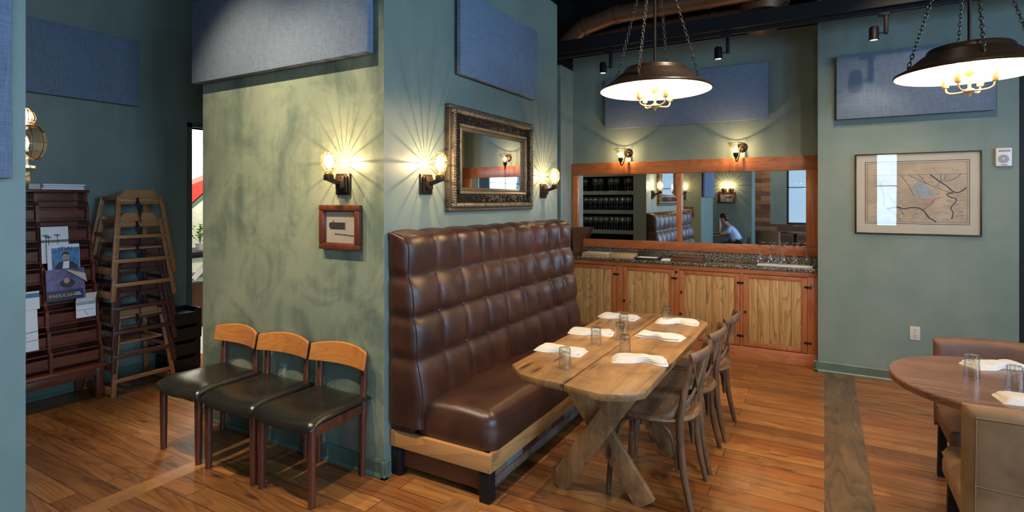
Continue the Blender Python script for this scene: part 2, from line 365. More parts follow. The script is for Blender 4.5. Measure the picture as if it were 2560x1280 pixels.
# ------------------------------------------------------------------ geometry helpers
class MB:
    def __init__(s): s.bm = bmesh.new()
    def _merge(s, t, mat=None):
        me = bpy.data.meshes.new('t'); t.to_mesh(me); t.free()
        if mat is not None: me.transform(mat)
        s.bm.from_mesh(me); bpy.data.meshes.remove(me); return s
    def box(s, c, d, r=0.0, seg=2, rot=None):
        t = bmesh.new(); bmesh.ops.create_cube(t, size=1.0)
        bmesh.ops.scale(t, vec=d, verts=t.verts)
        if r > 0: bmesh.ops.bevel(t, geom=list(t.edges), offset=min(r, min(d)*0.49), segments=seg, affect='EDGES', profile=0.5)
        m = Matrix.Translation(c)
        if rot is not None: m = m @ Euler(rot).to_matrix().to_4x4()
        return s._merge(t, m)
    def span(s, a, b, r=0.0, seg=2):
        return s.box([(a[i]+b[i])/2 for i in range(3)], [abs(b[i]-a[i]) for i in range(3)], r, seg)
    def bar(s, p0, p1, w, h, up=(0, 0, 1), r=0.0):
        p0 = Vector(p0); p1 = Vector(p1); z = (p1-p0); ln = z.length; z.normalize()
        x = Vector(up).cross(z)
        if x.length < 1e-5: x = Vector((1, 0, 0)).cross(z)
        x.normalize(); y = z.cross(x)
        t = bmesh.new(); bmesh.ops.create_cube(t, size=1.0); bmesh.ops.scale(t, vec=(w, h, ln), verts=t.verts)
        if r > 0: bmesh.ops.bevel(t, geom=list(t.edges), offset=min(r, min(w, h)*0.49), segments=2, affect='EDGES', profile=0.5)
        m = Matrix((x, y, z)).transposed().to_4x4(); m.translation = (p0+p1)/2
        return s._merge(t, m)
    def tube(s, pts, rad, seg=10, closed=False, flat=None):
        """round (or elliptical, flat=(a,b,up)) section swept along pts; rad number or list"""
        pts = [Vector(p) for p in pts]; n = len(pts); bm = s.bm
        rings = []; prev = None
        for i in range(n):
            if closed: t = pts[(i+1) % n]-pts[i-1]
            else: t = pts[min(i+1, n-1)]-pts[max(i-1, 0)]
            t.normalize()
            if prev is None:
                u = Vector((0, 0, 1)).cross(t)
                if u.length < 1e-3: u = Vector((1, 0, 0)).cross(t)
                if flat is not None:
                    u = Vector(flat[2]).cross(t)
            else:
                u = prev - t*prev.dot(t)
                if flat is not None: u = Vector(flat[2]).cross(t)
            u.normalize(); prev = u; v = t.cross(u)
            r = rad[i] if isinstance(rad, (list, tuple)) else rad
            ring = []
            for k in range(seg):
                a = 2*PI*k/seg
                if flat is not None: ring.append(bm.verts.new(pts[i]+u*math.cos(a)*flat[0]+v*math.sin(a)*flat[1]))
                else: ring.append(bm.verts.new(pts[i]+u*math.cos(a)*r+v*math.sin(a)*r))
            rings.append(ring)
        m = n if closed else n-1
        for i in range(m):
            a, b = rings[i], rings[(i+1) % n]
            for k in range(seg):
                bm.faces.new((a[k], a[(k+1) % seg], b[(k+1) % seg], b[k]))
        if not closed:
            bm.faces.new(list(reversed(rings[0]))); bm.faces.new(rings[-1])
        return s
    def lathe(s, prof, seg=24, mat=None, caps=False):
        t = bmesh.new(); rings = []
        for r, z in prof:
            rings.append([t.verts.new((max(r, 1e-4)*math.cos(2*PI*k/seg), max(r, 1e-4)*math.sin(2*PI*k/seg), z)) for k in range(seg)])
        for i in range(len(prof)-1):
            for k in range(seg):
                t.faces.new((rings[i][k], rings[i][(k+1) % seg], rings[i+1][(k+1) % seg], rings[i+1][k]))
        if caps:
            t.faces.new(list(reversed(rings[0]))); t.faces.new(rings[-1])
        bmesh.ops.recalc_face_normals(t, faces=t.faces)
        return s._merge(t, mat)
    def prism(s, poly, a, b, mat=None, r=0.0):
        """2D polygon (x,y) extruded from z=a to z=b"""
        t = bmesh.new()
        lo = [t.verts.new((p[0], p[1], a)) for p in poly]; hi = [t.verts.new((p[0], p[1], b)) for p in poly]
        n = len(poly)
        t.faces.new(list(reversed(lo))); t.faces.new(hi)
        for i in range(n): t.faces.new((lo[i], lo[(i+1) % n], hi[(i+1) % n], hi[i]))
        bmesh.ops.recalc_face_normals(t, faces=t.faces)
        if r > 0:
            ed = [e for e in t.edges if abs(e.verts[0].co.z-e.verts[1].co.z) < 1e-6]
            bmesh.ops.bevel(t, geom=ed, offset=r, segments=2, affect='EDGES', profile=0.5)
        return s._merge(t, mat)
    def grid(s, fn, nu, nv, mat=None):
        t = bmesh.new(); vs = [[t.verts.new(fn(i/nu, j/nv)) for j in range(nv+1)] for i in range(nu+1)]
        for i in range(nu):
            for j in range(nv): t.faces.new((vs[i][j], vs[i+1][j], vs[i+1][j+1], vs[i][j+1]))
        return s._merge(t, mat)
    def ball(s, c, rad, seg=12):
        t = bmesh.new(); bmesh.ops.create_uvsphere(t, u_segments=seg, v_segments=max(6, seg//2), radius=1.0)
        if not isinstance(rad, (tuple, list)): rad = (rad,)*3
        m = Matrix.Translation(c) @ Matrix.Diagonal((*rad, 1))
        return s._merge(t, m)
    def strip(s, pts, w, y=0.0, mat=None):
        """flat ribbon in XZ plane"""
        t = bmesh.new(); n = len(pts); a = []; b = []
        for i in range(n):
            p0 = pts[max(i-1, 0)]; p1 = pts[min(i+1, n-1)]
            dx, dz = p1[0]-p0[0], p1[1]-p0[1]; l = math.hypot(dx, dz) or 1
            nx, nz = -dz/l*w/2, dx/l*w/2
            a.append(t.verts.new((pts[i][0]+nx, y, pts[i][1]+nz))); b.append(t.verts.new((pts[i][0]-nx, y, pts[i][1]-nz)))
        for i in range(n-1): t.faces.new((a[i], a[i+1], b[i+1], b[i]))
        return s._merge(t, mat)
    def build(s, name, mat, parent=None, smooth=True, angle=40, label=None, loc=None):
        me = bpy.data.meshes.new(name)
        bmesh.ops.recalc_face_normals(s.bm, faces=s.bm.faces)
        s.bm.to_mesh(me); s.bm.free()
        if smooth:
            me.polygons.foreach_set('use_smooth', [True]*len(me.polygons))
            try: me.set_sharp_from_angle(angle=math.radians(angle))
            except Exception: pass
        me.materials.append(M[mat] if isinstance(mat, str) else mat)
        o = bpy.data.objects.new(name, me); COL.objects.link(o)
        if parent is not None: o.parent = parent
        if loc is not None: o.location = loc
        if label: o['label'] = label
        return o
def thing(name, label, cat, loc=(0, 0, 0), rz=0.0, group=None):
    o = bpy.data.objects.new(name, None); COL.objects.link(o); o.empty_display_size = 0.1
    o.location = loc; o.rotation_euler = (0, 0, rz); o['label'] = label; o['category'] = cat
    if group: o['group'] = group
    return o
def tag(o, label, cat, group=None):
    o['label'] = label; o['category'] = cat
    if group: o['group'] = group
    return o
def struct(o):
    o['kind'] = 'structure'; return o
def dup(root, loc, rz=None, label=None):
    r = root.copy(); COL.objects.link(r); r.location = loc
    if rz is not None: r.rotation_euler = (0, 0, rz)
    if label: r['label'] = label
    for ch in [c for c in COL.objects if c.parent == root]:
        c = ch.copy(); COL.objects.link(c); c.parent = r
        for g in [k for k in COL.objects if k.parent == ch]:
            d = g.copy(); COL.objects.link(d); d.parent = c
    return r
def text_mesh(name, body, size, mat, parent, M4, extrude=0.0006):
    cu = bpy.data.curves.new(name, 'FONT'); cu.body = body; cu.size = size; cu.extrude = extrude
    cu.align_x = 'CENTER'; cu.align_y = 'CENTER'; cu.resolution_u = 3
    t = bpy.data.objects.new('tmp', cu); COL.objects.link(t)
    bpy.context.view_layer.update()
    me = bpy.data.meshes.new_from_object(t.evaluated_get(bpy.context.evaluated_depsgraph_get()))
    bpy.data.objects.remove(t)
    me.name = name; me.transform(M4); me.materials.clear(); me.materials.append(M[mat])
    o = bpy.data.objects.new(name, me); COL.objects.link(o); o.parent = parent
    return o
def arc(n, f, a=0.0, b=1.0): return [f(a+(b-a)*i/n) for i in range(n+1)]

# ================================================================== SETTING
def slab(name, a, b, mat, r=0.0, extra=None):
    o = struct(MB().span(a, b, r).build(name, mat, smooth=False))
    return o
slab('floor', (-9, -6, -0.1), (6, 9, 0), 'floor')
slab('trim_1', (-3.255, -4.4, 0), (-3.13, 2.27, 0.0015), 'strip')
slab('trim_2', (-1.68, -4.4, 0), (-1.50, 2.33, 0.0015), 'strip')
slab('trim_3', (0.0, -4.4, 0), (0.222, 5.68, 0.0015), 'strip_dark')
slab('ceiling', (-9, -6, 3.9), (6, 9, 4.0), 'dark')
XM, YM = -2.142, 2.302
w = slab('wall_middle', (-3.87, YM, 0), (XM, 4.30, 3.35), 'wall')
w.data.materials.append(M['wall_scuffed'])
for p in w.data.polygons:
    if p.normal.y < -0.5: p.material_index = 1
slab('wall_middle_header', (-3.88, YM+0.02, 3.35), (XM-0.02, 4.58, 3.9), 'dark')
slab('wall_near', (-3.4, -0.6, 0), (XM, 0.72, 3.9), 'wall')
slab('wall_inner', (-3.4, -2.7, 0), (-1.5, -2.0, 3.9), 'wall')
XL = -5.33
slab('wall_left', (XL-0.14, -4.5, 0), (XL, 3.056, 3.9), 'wall')
slab('wall_left_header', (XL-0.14, 3.056, 2.26), (XL, 3.95, 3.9), 'wall')
slab('wall_left_far', (XL-0.14, 3.95, 0), (XL, 5.7, 3.9), 'wall')
slab('wall_back_left', (-9, 5.70, 0), (-2.62, 6.4, 3.10), 'wall')
slab('wall_back_left_upper', (-9, 5.70, 3.10), (-2.62, 6.4, 3.9), 'dark')
slab('wall_back', (-2.62, 6.05, 0), (-0.055, 6.4, 3.25), 'wall')
slab('wall_back_upper', (-2.62, 6.05, 3.25), (-0.055, 6.4, 3.9), 'dark')
slab('wall_back_right', (-0.055, 5.704, 0), (1.325, 6.4, 3.9), 'wall')
slab('wall_back_corner', (3.3, 5.704, 0), (4.4, 6.4, 3.9), 'wall')
slab('wall_back_lintel', (1.325, 5.72, 2.7), (3.3, 6.4, 3.9), 'wall')
slab('wall_kitchen', (-7.7, 1.5, 0), (-7.5, 6.5, 3.2), 'white_wall')
slab('wall_kitchen_side', (-7.5, 5.5, 0), (XL-0.14, 5.69, 3.2), 'white_wall')
# door frame to the kitchen
d = MB()
d.span((XL-0.15, 3.015, 0), (XL+0.012, 3.058, 2.30)); d.span((XL-0.15, 3.95, 0), (XL+0.012, 3.99, 2.30)); d.span((XL-0.15, 3.015, 2.26), (XL+0.012, 3.99, 2.305))
struct(d.build('door_1', 'trim', smooth=False))
def window(n, axis, pos, a0, a1, z0, z1, nx, nz):
    """axis 'X': pane in the plane y=pos spanning x; axis 'Y': plane x=pos spanning y"""
    f = MB(); g = MB(); t = 0.05
    def sp(b, u0, u1, zz0, zz1, th):
        if axis == 'X': b.span((u0, pos-th, zz0), (u1, pos+th, zz1))
        else: b.span((pos-th, u0, zz0), (pos+th, u1, zz1))
    sp(f, a0, a0+t, z0, z1, 0.03); sp(f, a1-t, a1, z0, z1, 0.03); sp(f, a0+t, a1-t, z0, z0+t, 0.03); sp(f, a0+t, a1-t, z1-t, z1, 0.03)
    for i in range(1, nx): u = a0+(a1-a0)*i/nx; sp(f, u-0.012, u+0.012, z0+t, z1-t, 0.02)
    for i in range(1, nz): z = z0+(z1-z0)*i/nz; sp(f, a0+t, a1-t, z-0.012, z+0.012, 0.019)
    sp(g, a0+t, a1-t, z0+t, z1-t, 0.003)
    fo = struct(f.build('window_%d' % n, 'black_metal', smooth=False)); g.build('pane', 'pane', fo, smooth=False)
window(1, 'X', 5.76, 1.325, 3.3, 0.05, 2.7, 2, 1)
wf = MB()
zs, zt = 1.15, 3.0
wins = [(-3.4, -1.4), (-0.8, 1.2), (1.8, 3.8)]
slab('wall_right_sill', (4.18, -4.5, 0), (4.34, 5.704, zs), 'wall'); slab('wall_right_head', (4.18, -4.5, zt), (4.34, 5.704, 3.9), 'wall')
for k, (a, b) in enumerate(((-4.5, -3.4), (-1.4, -0.8), (1.2, 1.8), (3.8, 5.704))):
    slab('wall_right', (4.18, a, zs), (4.34, b, zt), 'wall')
for k, (a, b) in enumerate(wins): window(2+k, 'Y', 4.26, a, b, zs, zt, 2, 2)
YF = -4.5
slab('wall_front_sill', (XL, YF-0.15, 0), (4.34, YF, 0.9), 'planks'); slab('wall_front_head', (XL, YF-0.15, 2.9), (4.34, YF, 3.9), 'wall')
for a, b in ((XL, -0.90), (0.25, 1.05), (1.55, 4.34)): slab('wall_front', (a, YF-0.15, 0.9), (b, YF, 2.9), 'wall')
slab('trim_4', (-1.75, YF, 0), (-1.30, YF+0.03, 2.9), 'planks')
window(5, 'X', YF-0.07, -0.90, 0.25, 0.9, 2.9, 2, 2); window(6, 'X', YF-0.07, 1.05, 1.55, 0.9, 2.9, 1, 2)
# baseboards: board, bevelled cap and quarter round shoe
def baseboard(name, p0, p1, nrm):
    b = MB(); p0 = Vector((*p0, 0)); p1 = Vector((*p1, 0)); n = Vector((*nrm, 0))
    prof = [(0, 0), (0.030, 0), (0.030, 0.010), (0.024, 0.020), (0.016, 0.022), (0.016, 0.083), (0.010, 0.096), (0, 0.096)]
    t = bmesh.new()
    A = [t.verts.new(p0+n*a+Vector((0, 0, z))) for a, z in prof]; B = [t.verts.new(p1+n*a+Vector((0, 0, z))) for a, z in prof]
    for i in range(len(prof)): j = (i+1) % len(prof); t.faces.new((A[i], A[j], B[j], B[i]))
    t.faces.new(A); t.faces.new(list(reversed(B)))
    b._merge(t); return struct(b.build(name, 'trim', smooth=False))
baseboard('baseboard_middle', (-3.87, YM), (XM+0.03, YM), (0, -1))
baseboard('baseboard_middle_end', (XM, YM-0.03), (XM, 2.335), (1, 0))
baseboard('baseboard_middle_corner', (-3.87, YM-0.03), (-3.87, 4.30), (-1, 0))
baseboard('baseboard_back_right', (-0.085, 5.704), (1.325, 5.704), (0, -1))
baseboard('baseboard_back_right_end', (-0.055, 5.674), (-0.055, 5.78), (-1, 0))
baseboard('baseboard_left', (XL, -4.5), (XL, 3.01), (1, 0))
baseboard('baseboard_near', (XM, -0.6), (XM, 0.75), (1, 0))

# ------------------------------------------------------------------ beam, ducts, track spots
tag(MB().span((-2.70, 5.14, 3.062), (4.15, 5.30, 3.19), 0.004).build('steel_beam', 'black_metal', smooth=False), 'long black steel lighting beam running under the ceiling above the bar', 'beam')
tr = MB().span((-2.60, 5.195, 3.032), (4.1, 5.235, 3.062)).build('lighting_track', 'black_metal', smooth=False)
tag(tr, 'thin black lighting track fixed under the steel beam', 'lighting track')
def spot_head(loc, label, rz=0.0):
    t = thing('track_spotlight', label, 'spotlight', loc, rz, 'track spotlights')
    MB().box((0.03, 0, -0.012), (0.075, 0.035, 0.024), 0.004).build('adapter', 'black_metal', t)
    MB().box((0.045, 0, -0.095), (0.030, 0.034, 0.15), 0.008, 3).build('driver_box', 'black_metal', t)
    h = MB().lathe([(0.002, 0.055), (0.026, 0.055), (0.034, 0.044), (0.034, -0.040), (0.037, -0.052), (0.033, -0.055), (0.028, -0.040), (0.002, -0.038)], 24)
    h.tube([(0.0, 0, 0.0), (0.062, 0, 0.0)], 0.006, 8)
    o = h.build('lamp_head', 'black_metal', t); o.location = (-0.035, 0, -0.155)
    ln = MB().lathe([(0.001, -0.046), (0.031, -0.046)], 20).build('lens', 'lens', o)
    return t
for (x, lab) in ((-1.895, 'black track spotlight hanging left of the near pendant, above the bar mirror'),
                 (-0.80, 'black track spotlight hanging right of the near pendant, above the bar mirror'),
                 (0.375, 'black track spotlight above the framed map wall')):
    spot_head((x, 5.215, 3.034), lab)
    lamp('SPOT', 'track_spot', (x-0.035, 5.215, 2.80), 11, SPOTC, 0.02, (x-0.1, 5.75, 1.4), spot=85, blend=0.7)
for i, (p, tg, e, s) in enumerate(SPOTS):  # heads added to go with the unseen spot and fill lamps
    spot_head((p[0], p[1], p[2]+0.30), 'black spotlight head added at an unseen ceiling lamp above the room', 0)
def duct(name, label, pts, r):
    b = MB(); b.tube(pts, r, 28)
    for i in range(1, len(pts)-1):
        pass
    o = b.build(name, 'duct'); tag(o, label, 'air duct')
    for i in range(len(pts)-1):
        p, q = Vector(pts[i]), Vector(pts[i+1]); ln = (q-p).length
        for k in range(int(ln/0.45)+1):
            c = p+(q-p)*min(0.98, (k*0.45+0.04)/ln); d_ = (q-p).normalized()
            MB().tube([c-d_*0.012, c+d_*0.012], r+0.006, 28).build('joint_band', 'duct', o)
    return o
duct('spiral_duct', 'upper brown spiral duct with an elbow bend under the black ceiling', [(-2.75, 5.46, 3.18), (-2.52, 5.46, 3.19), (-2.26, 5.46, 3.40), (-1.9, 5.46, 3.475), (-0.2, 5.46, 3.475)], 0.09)
duct('spiral_duct', 'lower straight brown spiral duct just above the steel beam', [(-2.30, 5.66, 3.28), (-1.9, 5.66, 3.31), (-0.30, 5.66, 3.31)], 0.085)
dd = MB(); dd.tube([(-0.52, 5.72, 3.9), (-0.52, 5.72, 3.42), (-0.52, 5.70, 3.30)], [0.24, 0.24, 0.20], 30)
dd.lathe([(0.20, 0.0), (0.17, -0.10), (0.10, -0.16), (0.001, -0.18)], 30, Matrix.Translation((-0.52, 5.70, 3.30)))
tag(dd.build('duct_drop', 'duct'), 'wide brown round duct end dropping behind the steel beam', 'air duct')

# ------------------------------------------------------------------ acoustic panels
def panel(a, b, label, axis, sgn):
    """axis/sgn: direction of the wall's normal; the panel hangs 2.2 cm off the wall on black clips"""
    a = list(a); b = list(b); g = 0.022; wall = a[axis] if sgn > 0 else b[axis]
    if sgn > 0: a[axis] += g
    else: b[axis] -= g
    o = MB().span(a, b, 0.006, 2).build('acoustic_panel', 'fabric'); tag(o, label, 'acoustic panel', 'acoustic panels')
    k = 1-axis
    for f in (0.15, 0.85):
        for zf in (0.2, 0.8):
            c = [0, 0, a[2]+(b[2]-a[2])*zf]; c[k] = a[k]+(b[k]-a[k])*f; c[axis] = wall+sgn*g/2
            d_ = [0.05, 0.05, 0.05]; d_[axis] = g
            MB().box(c, d_).build('wall_clip', 'black_metal', o, smooth=False)
    return o
panel((-3.89, 2.232, 2.375), (-2.20, YM, 2.95), 'grey fabric acoustic panel high above the three wooden waiting chairs', 1, -1)
panel((XM, 2.963, 2.388), (XM+0.06, 4.07, 2.957), 'blue grey fabric acoustic panel above the ornate framed mirror', 0, 1)
panel((XL, 1.10, 2.381), (XL+0.06, 2.566, 2.952), 'blue fabric acoustic panel in the dark nook above the magazine rack', 0, 1)
panel((-2.197, 5.99, 2.365), (-0.489, 6.05, 2.933), 'blue grey fabric acoustic panel behind the near pendant lamp above the bar', 1, -1)
panel((0.09, 5.644, 2.266), (1.173, 5.704, 2.83), 'blue fabric acoustic panel above the framed map', 1, -1)
panel((XM, -0.45, 1.614), (XM+0.06, 0.671, 2.75), 'blue fabric acoustic panel at the left edge on the nearest wall end', 0, 1)

# ------------------------------------------------------------------ sconces on the pillar
def wall_sconce(loc, rz, label):
    t = thing('wall_sconce', label, 'wall lamp', loc, rz, 'square back glass globe wall sconces')
    p = MB().box((0, -0.006, 0), (0.115, 0.012, 0.125), 0.003); p.box((0, -0.018, 0), (0.088, 0.014, 0.096), 0.005)
    for k in range(3): p.box((0, -0.030-0.006*k, 0.012-0.012*k), (0.070-0.014*k, 0.012, 0.070-0.016*k), 0.004)
    p.build('back_plate', 'bronze', t)
    MB().bar((0, -0.03, 0.0), (0, -0.125, 0.03), 0.034, 0.022, r=0.004).box((0, -0.115, 0.035), (0.042, 0.042, 0.032), 0.004).build('arm', 'bronze', t)
    MB().lathe([(0.001, 0.045), (0.020, 0.045), (0.024, 0.056), (0.018, 0.070), (0.001, 0.070)], 16, Matrix.Translation((0, -0.115, 0))).build('socket', 'brass', t)
    gz, a, h = 0.128, 0.045, 0.066
    g = MB().lathe([(a*math.sin(PI*i/10)+0.0005, gz-h*math.cos(PI*i/10)) for i in range(11)], 12, Matrix.Translation((0, -0.115, 0)))
    go = g.build('glass_globe', 'glass', t, angle=5)
    r = MB(); n = 18
    for k in range(n):
        an = 2*PI*k/n; ca, sa = math.cos(an), math.sin(an)
        pts = []
        for i in range(1, 16):
            q = PI*i/16
            pts.append(((a+0.001)*math.sin(q)*ca, -0.115+(a+0.001)*math.cos(q), gz+(h+0.001)*math.sin(q)*sa))
        r.tube(pts, [0.0004+0.0011*math.sin(PI*(i+1)/16)**0.7 for i in range(15)], 5)
    for q in (PI*0.5,):
        r.tube([((a+0.001)*math.sin(q)*math.cos(2*PI*k/24), -0.115+(a+0.001)*math.cos(q), gz+(h+0.001)*math.sin(q)*math.sin(2*PI*k/24)) for k in range(24)], 0.0017, 5, closed=True)
    r.build('rib_cage', 'brass', go)
    MB().ball((0, -0.115, gz), (0.026, 0.026, 0.040), 14).build('bulb', 'bulb', t)
    c = math.cos(rz); s = math.sin(rz)
    lamp('POINT', 'sconce_glow', (loc[0]+0.115*s, loc[1]-0.115*c, loc[2]+gz), 5.5, WARM, 0.002)
    return t
SC = [((-2.455, YM, 1.645), 0, 'bronze wall sconce with glowing glass globe above the small framed picture'),
      ((XM, 2.665, 1.648), PI/2, 'bronze wall sconce with glowing glass globe left of the ornate mirror'),
      ((XM, 4.285, 1.632), PI/2, 'bronze wall sconce with glowing glass globe right of the ornate mirror')]
for a in SC: wall_sconce(*a)
# bar wall sconces: round plate, gooseneck, bell glass shade
def bell_sconce(loc, label):
    t = thing('bell_sconce', label, 'wall lamp', loc, 0, 'bell glass sconces over the bar mirror')
    MB().lathe([(0.001, 0.022), (0.022, 0.020), (0.046, 0.010), (0.052, 0.0), (0.001, 0.0)], 28, Matrix.Rotation(PI/2, 4, 'X')).build('back_plate', 'bronze', t)
    bx, by, bz = -0.042, -0.150, -0.085
    MB().tube([(0, -0.01, 0), (0, -0.05, 0.0), (-0.008, -0.085, -0.03), (-0.018, -0.11, -0.10), (-0.032, -0.14, -0.150), (bx, by, -0.140), (bx, by, bz-0.02)], 0.006, 8).build('arm', 'bronze', t)
    MB().lathe([(0.001, -0.150), (0.005, -0.145), (0.006, -0.125), (0.014, -0.105), (0.024, -0.090), (0.026, -0.066), (0.020, -0.058), (0.001, -0.058)], 20, Matrix.Translation((bx, by, 0))).build('shade_holder', 'bronze', t)
    pr = [(0.022, -0.062), (0.030, -0.040), (0.038, -0.020), (0.050, 0.004), (0.068, 0.028), (0.074, 0.034)]
    g = MB().lathe(pr, 12, Matrix.Translation((bx, by, 0))); go = g.build('glass_shade', 'glass', t, angle=5)
    r = MB()
    for k in range(12):
        a = 2*PI*k/12; r.tube([(bx+(p+0.0008)*math.cos(a), by+(p+0.0008)*math.sin(a), z) for p, z in pr], 0.0014, 5)
    r.tube([(bx+0.074*math.cos(2*PI*k/24), by+0.074*math.sin(2*PI*k/24), 0.034) for k in range(24)], 0.0025, 6, closed=True)
    r.build('rim_ribs', 'brass', go)
    MB().ball((bx, by, -0.022), (0.019, 0.019, 0.030), 12).build('bulb', 'bulb', t)
    lamp('POINT', 'sconce_glow', (loc[0]+bx, loc[1]+by, loc[2]-0.015), 5.0, WARM, 0.006)
    return t
bell_sconce((-1.935, 6.05, 2.088), 'left bell glass sconce glowing on the wall above the bar mirror')
bell_sconce((-0.735, 6.05, 2.092), 'right bell glass sconce glowing on the wall above the bar mirror')

# ------------------------------------------------------------------ framed pictures and ornate mirror
def rect_frame(b, w, h, fw, d0, d1, r=0.004, base=0.0):
    """frame in the XZ plane, front at y=-d1; outer size w,h"""
    pts = [((-w/2, h/2-fw), (w/2, h/2)), ((-w/2, -h/2), (w/2, -h/2+fw)), ((-w/2, -h/2+fw), (-w/2+fw, h/2-fw)), ((w/2-fw, -h/2+fw), (w/2, h/2-fw))]
    for (x0, z0), (x1, z1) in pts: b.span((x0, -d1, z0), (x1, -d0, z1), r, 2)
    return b
def car_picture(loc, rz, w, h, label):
    t = thing('framed_picture', label, 'picture', loc, rz)
    b = rect_frame(MB(), w, h, 0.034, 0, 0.036, 0.005); rect_frame(b, w-0.055, h-0.055, 0.012, 0, 0.026, 0.003); b.build('frame', 'teak_red', t)
    a = MB().span((-w/2+0.03, -0.012, -h/2+0.03), (w/2-0.03, -0.004, h/2-0.03)).build('print', 'mat_board', t)
    k = MB(); y = -0.0135
    k.span((-w*0.26, y, -0.012), (w*0.10, y+0.001, 0.028)); k.prism([(-w*0.30, 0.002), (-w*0.26, -0.012), (-w*0.26, 0.028), (-w*0.30, 0.020)], -y-0.001, -y, Matrix.Rotation(PI/2, 4, 'X'))
    k.span((-w*0.20, y, 0.028), (-w*0.185, y+0.001, 0.042)); k.strip([(-w*0.15, -0.038), (w*0.33, -0.048)], 0.003, y); k.strip([(w*0.12, -0.020), (w*0.12, 0.03)], 0.002, y)
    for q in range(8): k.span((-w*0.15+q*w*0.06, y, -0.046-0.001*q), (-w*0.15+q*w*0.06+0.004, y+0.001, -0.036-0.001*q))
    k.build('railcar_drawing', 'ink', a)
    MB().span((-w/2+0.03, -0.018, -h/2+0.03), (w/2-0.03, -0.017, h/2-0.03)).build('glazing', 'picture_glass', t, smooth=False)
    return t
car_picture((-2.468, YM, 1.392), 0, 0.325, 0.262, 'small square picture of a railcar in a red brown frame on the chair wall')
car_picture((-2.415, 0.72, 1.32), PI, 0.26, 0.20, 'dark framed picture reflected in the bar mirror under a sconce')

t = thing('ornate_mirror', 'large ornate gilt and black framed mirror above the brown leather banquette', 'mirror', (XM, 3.445, 1.828), PI/2)
w_, h_ = 1.17, 0.705
rect_frame(MB(), w_, h_, 0.030, 0.0, 0.040, 0.008).build('outer_frame', 'gilt_dark', t)
rect_frame(MB(), w_-0.05, h_-0.05, 0.034, 0.0, 0.058, 0.014).build('gilt_rail', 'gilt', t)
rect_frame(MB(), w_-0.11, h_-0.11, 0.068, 0.0, 0.042, 0.012).build('ornament_band', 'ornament', t)
rect_frame(MB(), w_-0.235, h_-0.235, 0.020, 0.0, 0.046, 0.007).build('inner_gilt_rail', 'gilt', t)
rect_frame(MB(), w_-0.27, h_-0.27, 0.028, 0.0, 0.030, 0.005).build('inner_slip', 'gilt_dark', t)
bd = MB()
def leaf(x, z, horiz):
    bd.ball((x, -0.058, z), (0.0075, 0.007, 0.014) if horiz else (0.014, 0.007, 0.0075), 8)
hw, hh = w_/2-0.042, h_/2-0.042
n = 62
for k in range(n+1):
    x = -hw+2*hw*k/n; leaf(x, hh, True); leaf(x, -hh, True)
n = 36
for k in range(1, n): z = -hh+2*hh*k/n; leaf(hw, z, False); leaf(-hw, z, False)
for k in range(90):
    x = -hw+0.135*1+ (2*hw-0.27)*k/89
    for z in (hh-0.075*1.0, -hh+0.075): pass
bd.build('leaf_beading', 'gilt', t)
car = MB()
rr = random.Random(3)
for k in range(300):
    sx = w_/2-0.089; sz = h_/2-0.089
    u = k/300*4; side = int(u); f = (u-side)*2-1
    x, z = ((f*sx, sz), (sx, -f*sz), (-f*sx, -sz), (-sx, f*sz))[side]
    x += rr.uniform(-0.022, 0.022); z += rr.uniform(-0.022, 0.022); s = rr.uniform(0.006, 0.013)
    car.ball((x, -0.042, z), (s*rr.uniform(0.6, 1.5), 0.008, s*rr.uniform(0.6, 1.5)), 7)
car.build('carved_leaves', 'ornament', t)
MB().span((-w_/2+0.14, -0.016, -h_/2+0.14), (w_/2-0.14, -0.012, h_/2-0.14)).build('mirror_glass', 'mirror', t, smooth=False)
# framed map
t = thing('framed_map', 'large framed antique river map behind glass on the right wall', 'picture', (0.664, 5.704, 1.607), 0)
w_, h_ = 0.862, 0.694
rect_frame(MB(), w_, h_, 0.010, 0, 0.026, 0.002).build('frame', 'bronze', t)
MB().span((-w_/2+0.008, -0.012, -h_/2+0.008), (w_/2-0.008, -0.004, h_/2-0.008)).build('mat_board', 'mat_board', t, smooth=False)
mp = MB().span((-0.355, -0.0135, -0.245), (0.355, -0.012, 0.265)).build('map_sheet', 'map_paper', t, smooth=False)
y = -0.0142
k = MB()
for (a, b, c, d, ww) in ((-0.355, -0.255, 0.355, 0.275, 0.004), (-0.340, -0.240, 0.340, 0.260, 0.002)):
    k.strip([(a, b), (c, b)], ww, y); k.strip([(a, d), (c, d)], ww, y); k.strip([(a, b), (a, d)], ww, y); k.strip([(c, b), (c, d)], ww, y)
k.strip([(-0.30, 0.160), (0.340, 0.160)], 0.002, y)
def spl(p, n=8):
    out = []
    for i in range(len(p)-1):
        p0 = p[max(i-1, 0)]; p1 = p[i]; p2 = p[i+1]; p3 = p[min(i+2, len(p)-1)]
        for q in range(n):
            s = q/n
            out.append(tuple(0.5*((2*p1[j])+(-p0[j]+p2[j])*s+(2*p0[j]-5*p1[j]+4*p2[j]-p3[j])*s*s+(-p0[j]+3*p1[j]-3*p2[j]+p3[j])*s**3) for j in range(len(p1))))
    out.append(tuple(p[-1])); return out
k.strip(spl([(-0.20, -0.13), (-0.13, -0.115), (-0.08, -0.128), (-0.03, -0.118), (0.02, -0.122), (0.06, -0.15), (0.09, -0.20), (0.14, -0.235)]), 0.009, y)
k.strip(spl([(0.10, 0.158), (0.16, 0.10), (0.21, 0.06), (0.25, 0.015), (0.29, 0.010), (0.335, 0.048)]), 0.008, y)
k.strip(spl([(0.25, 0.005), (0.21, -0.005), (0.23, -0.03), (0.27, -0.045), (0.26, -0.08), (0.235, -0.12), (0.25, -0.16), (0.24, -0.21)]), 0.007, y)
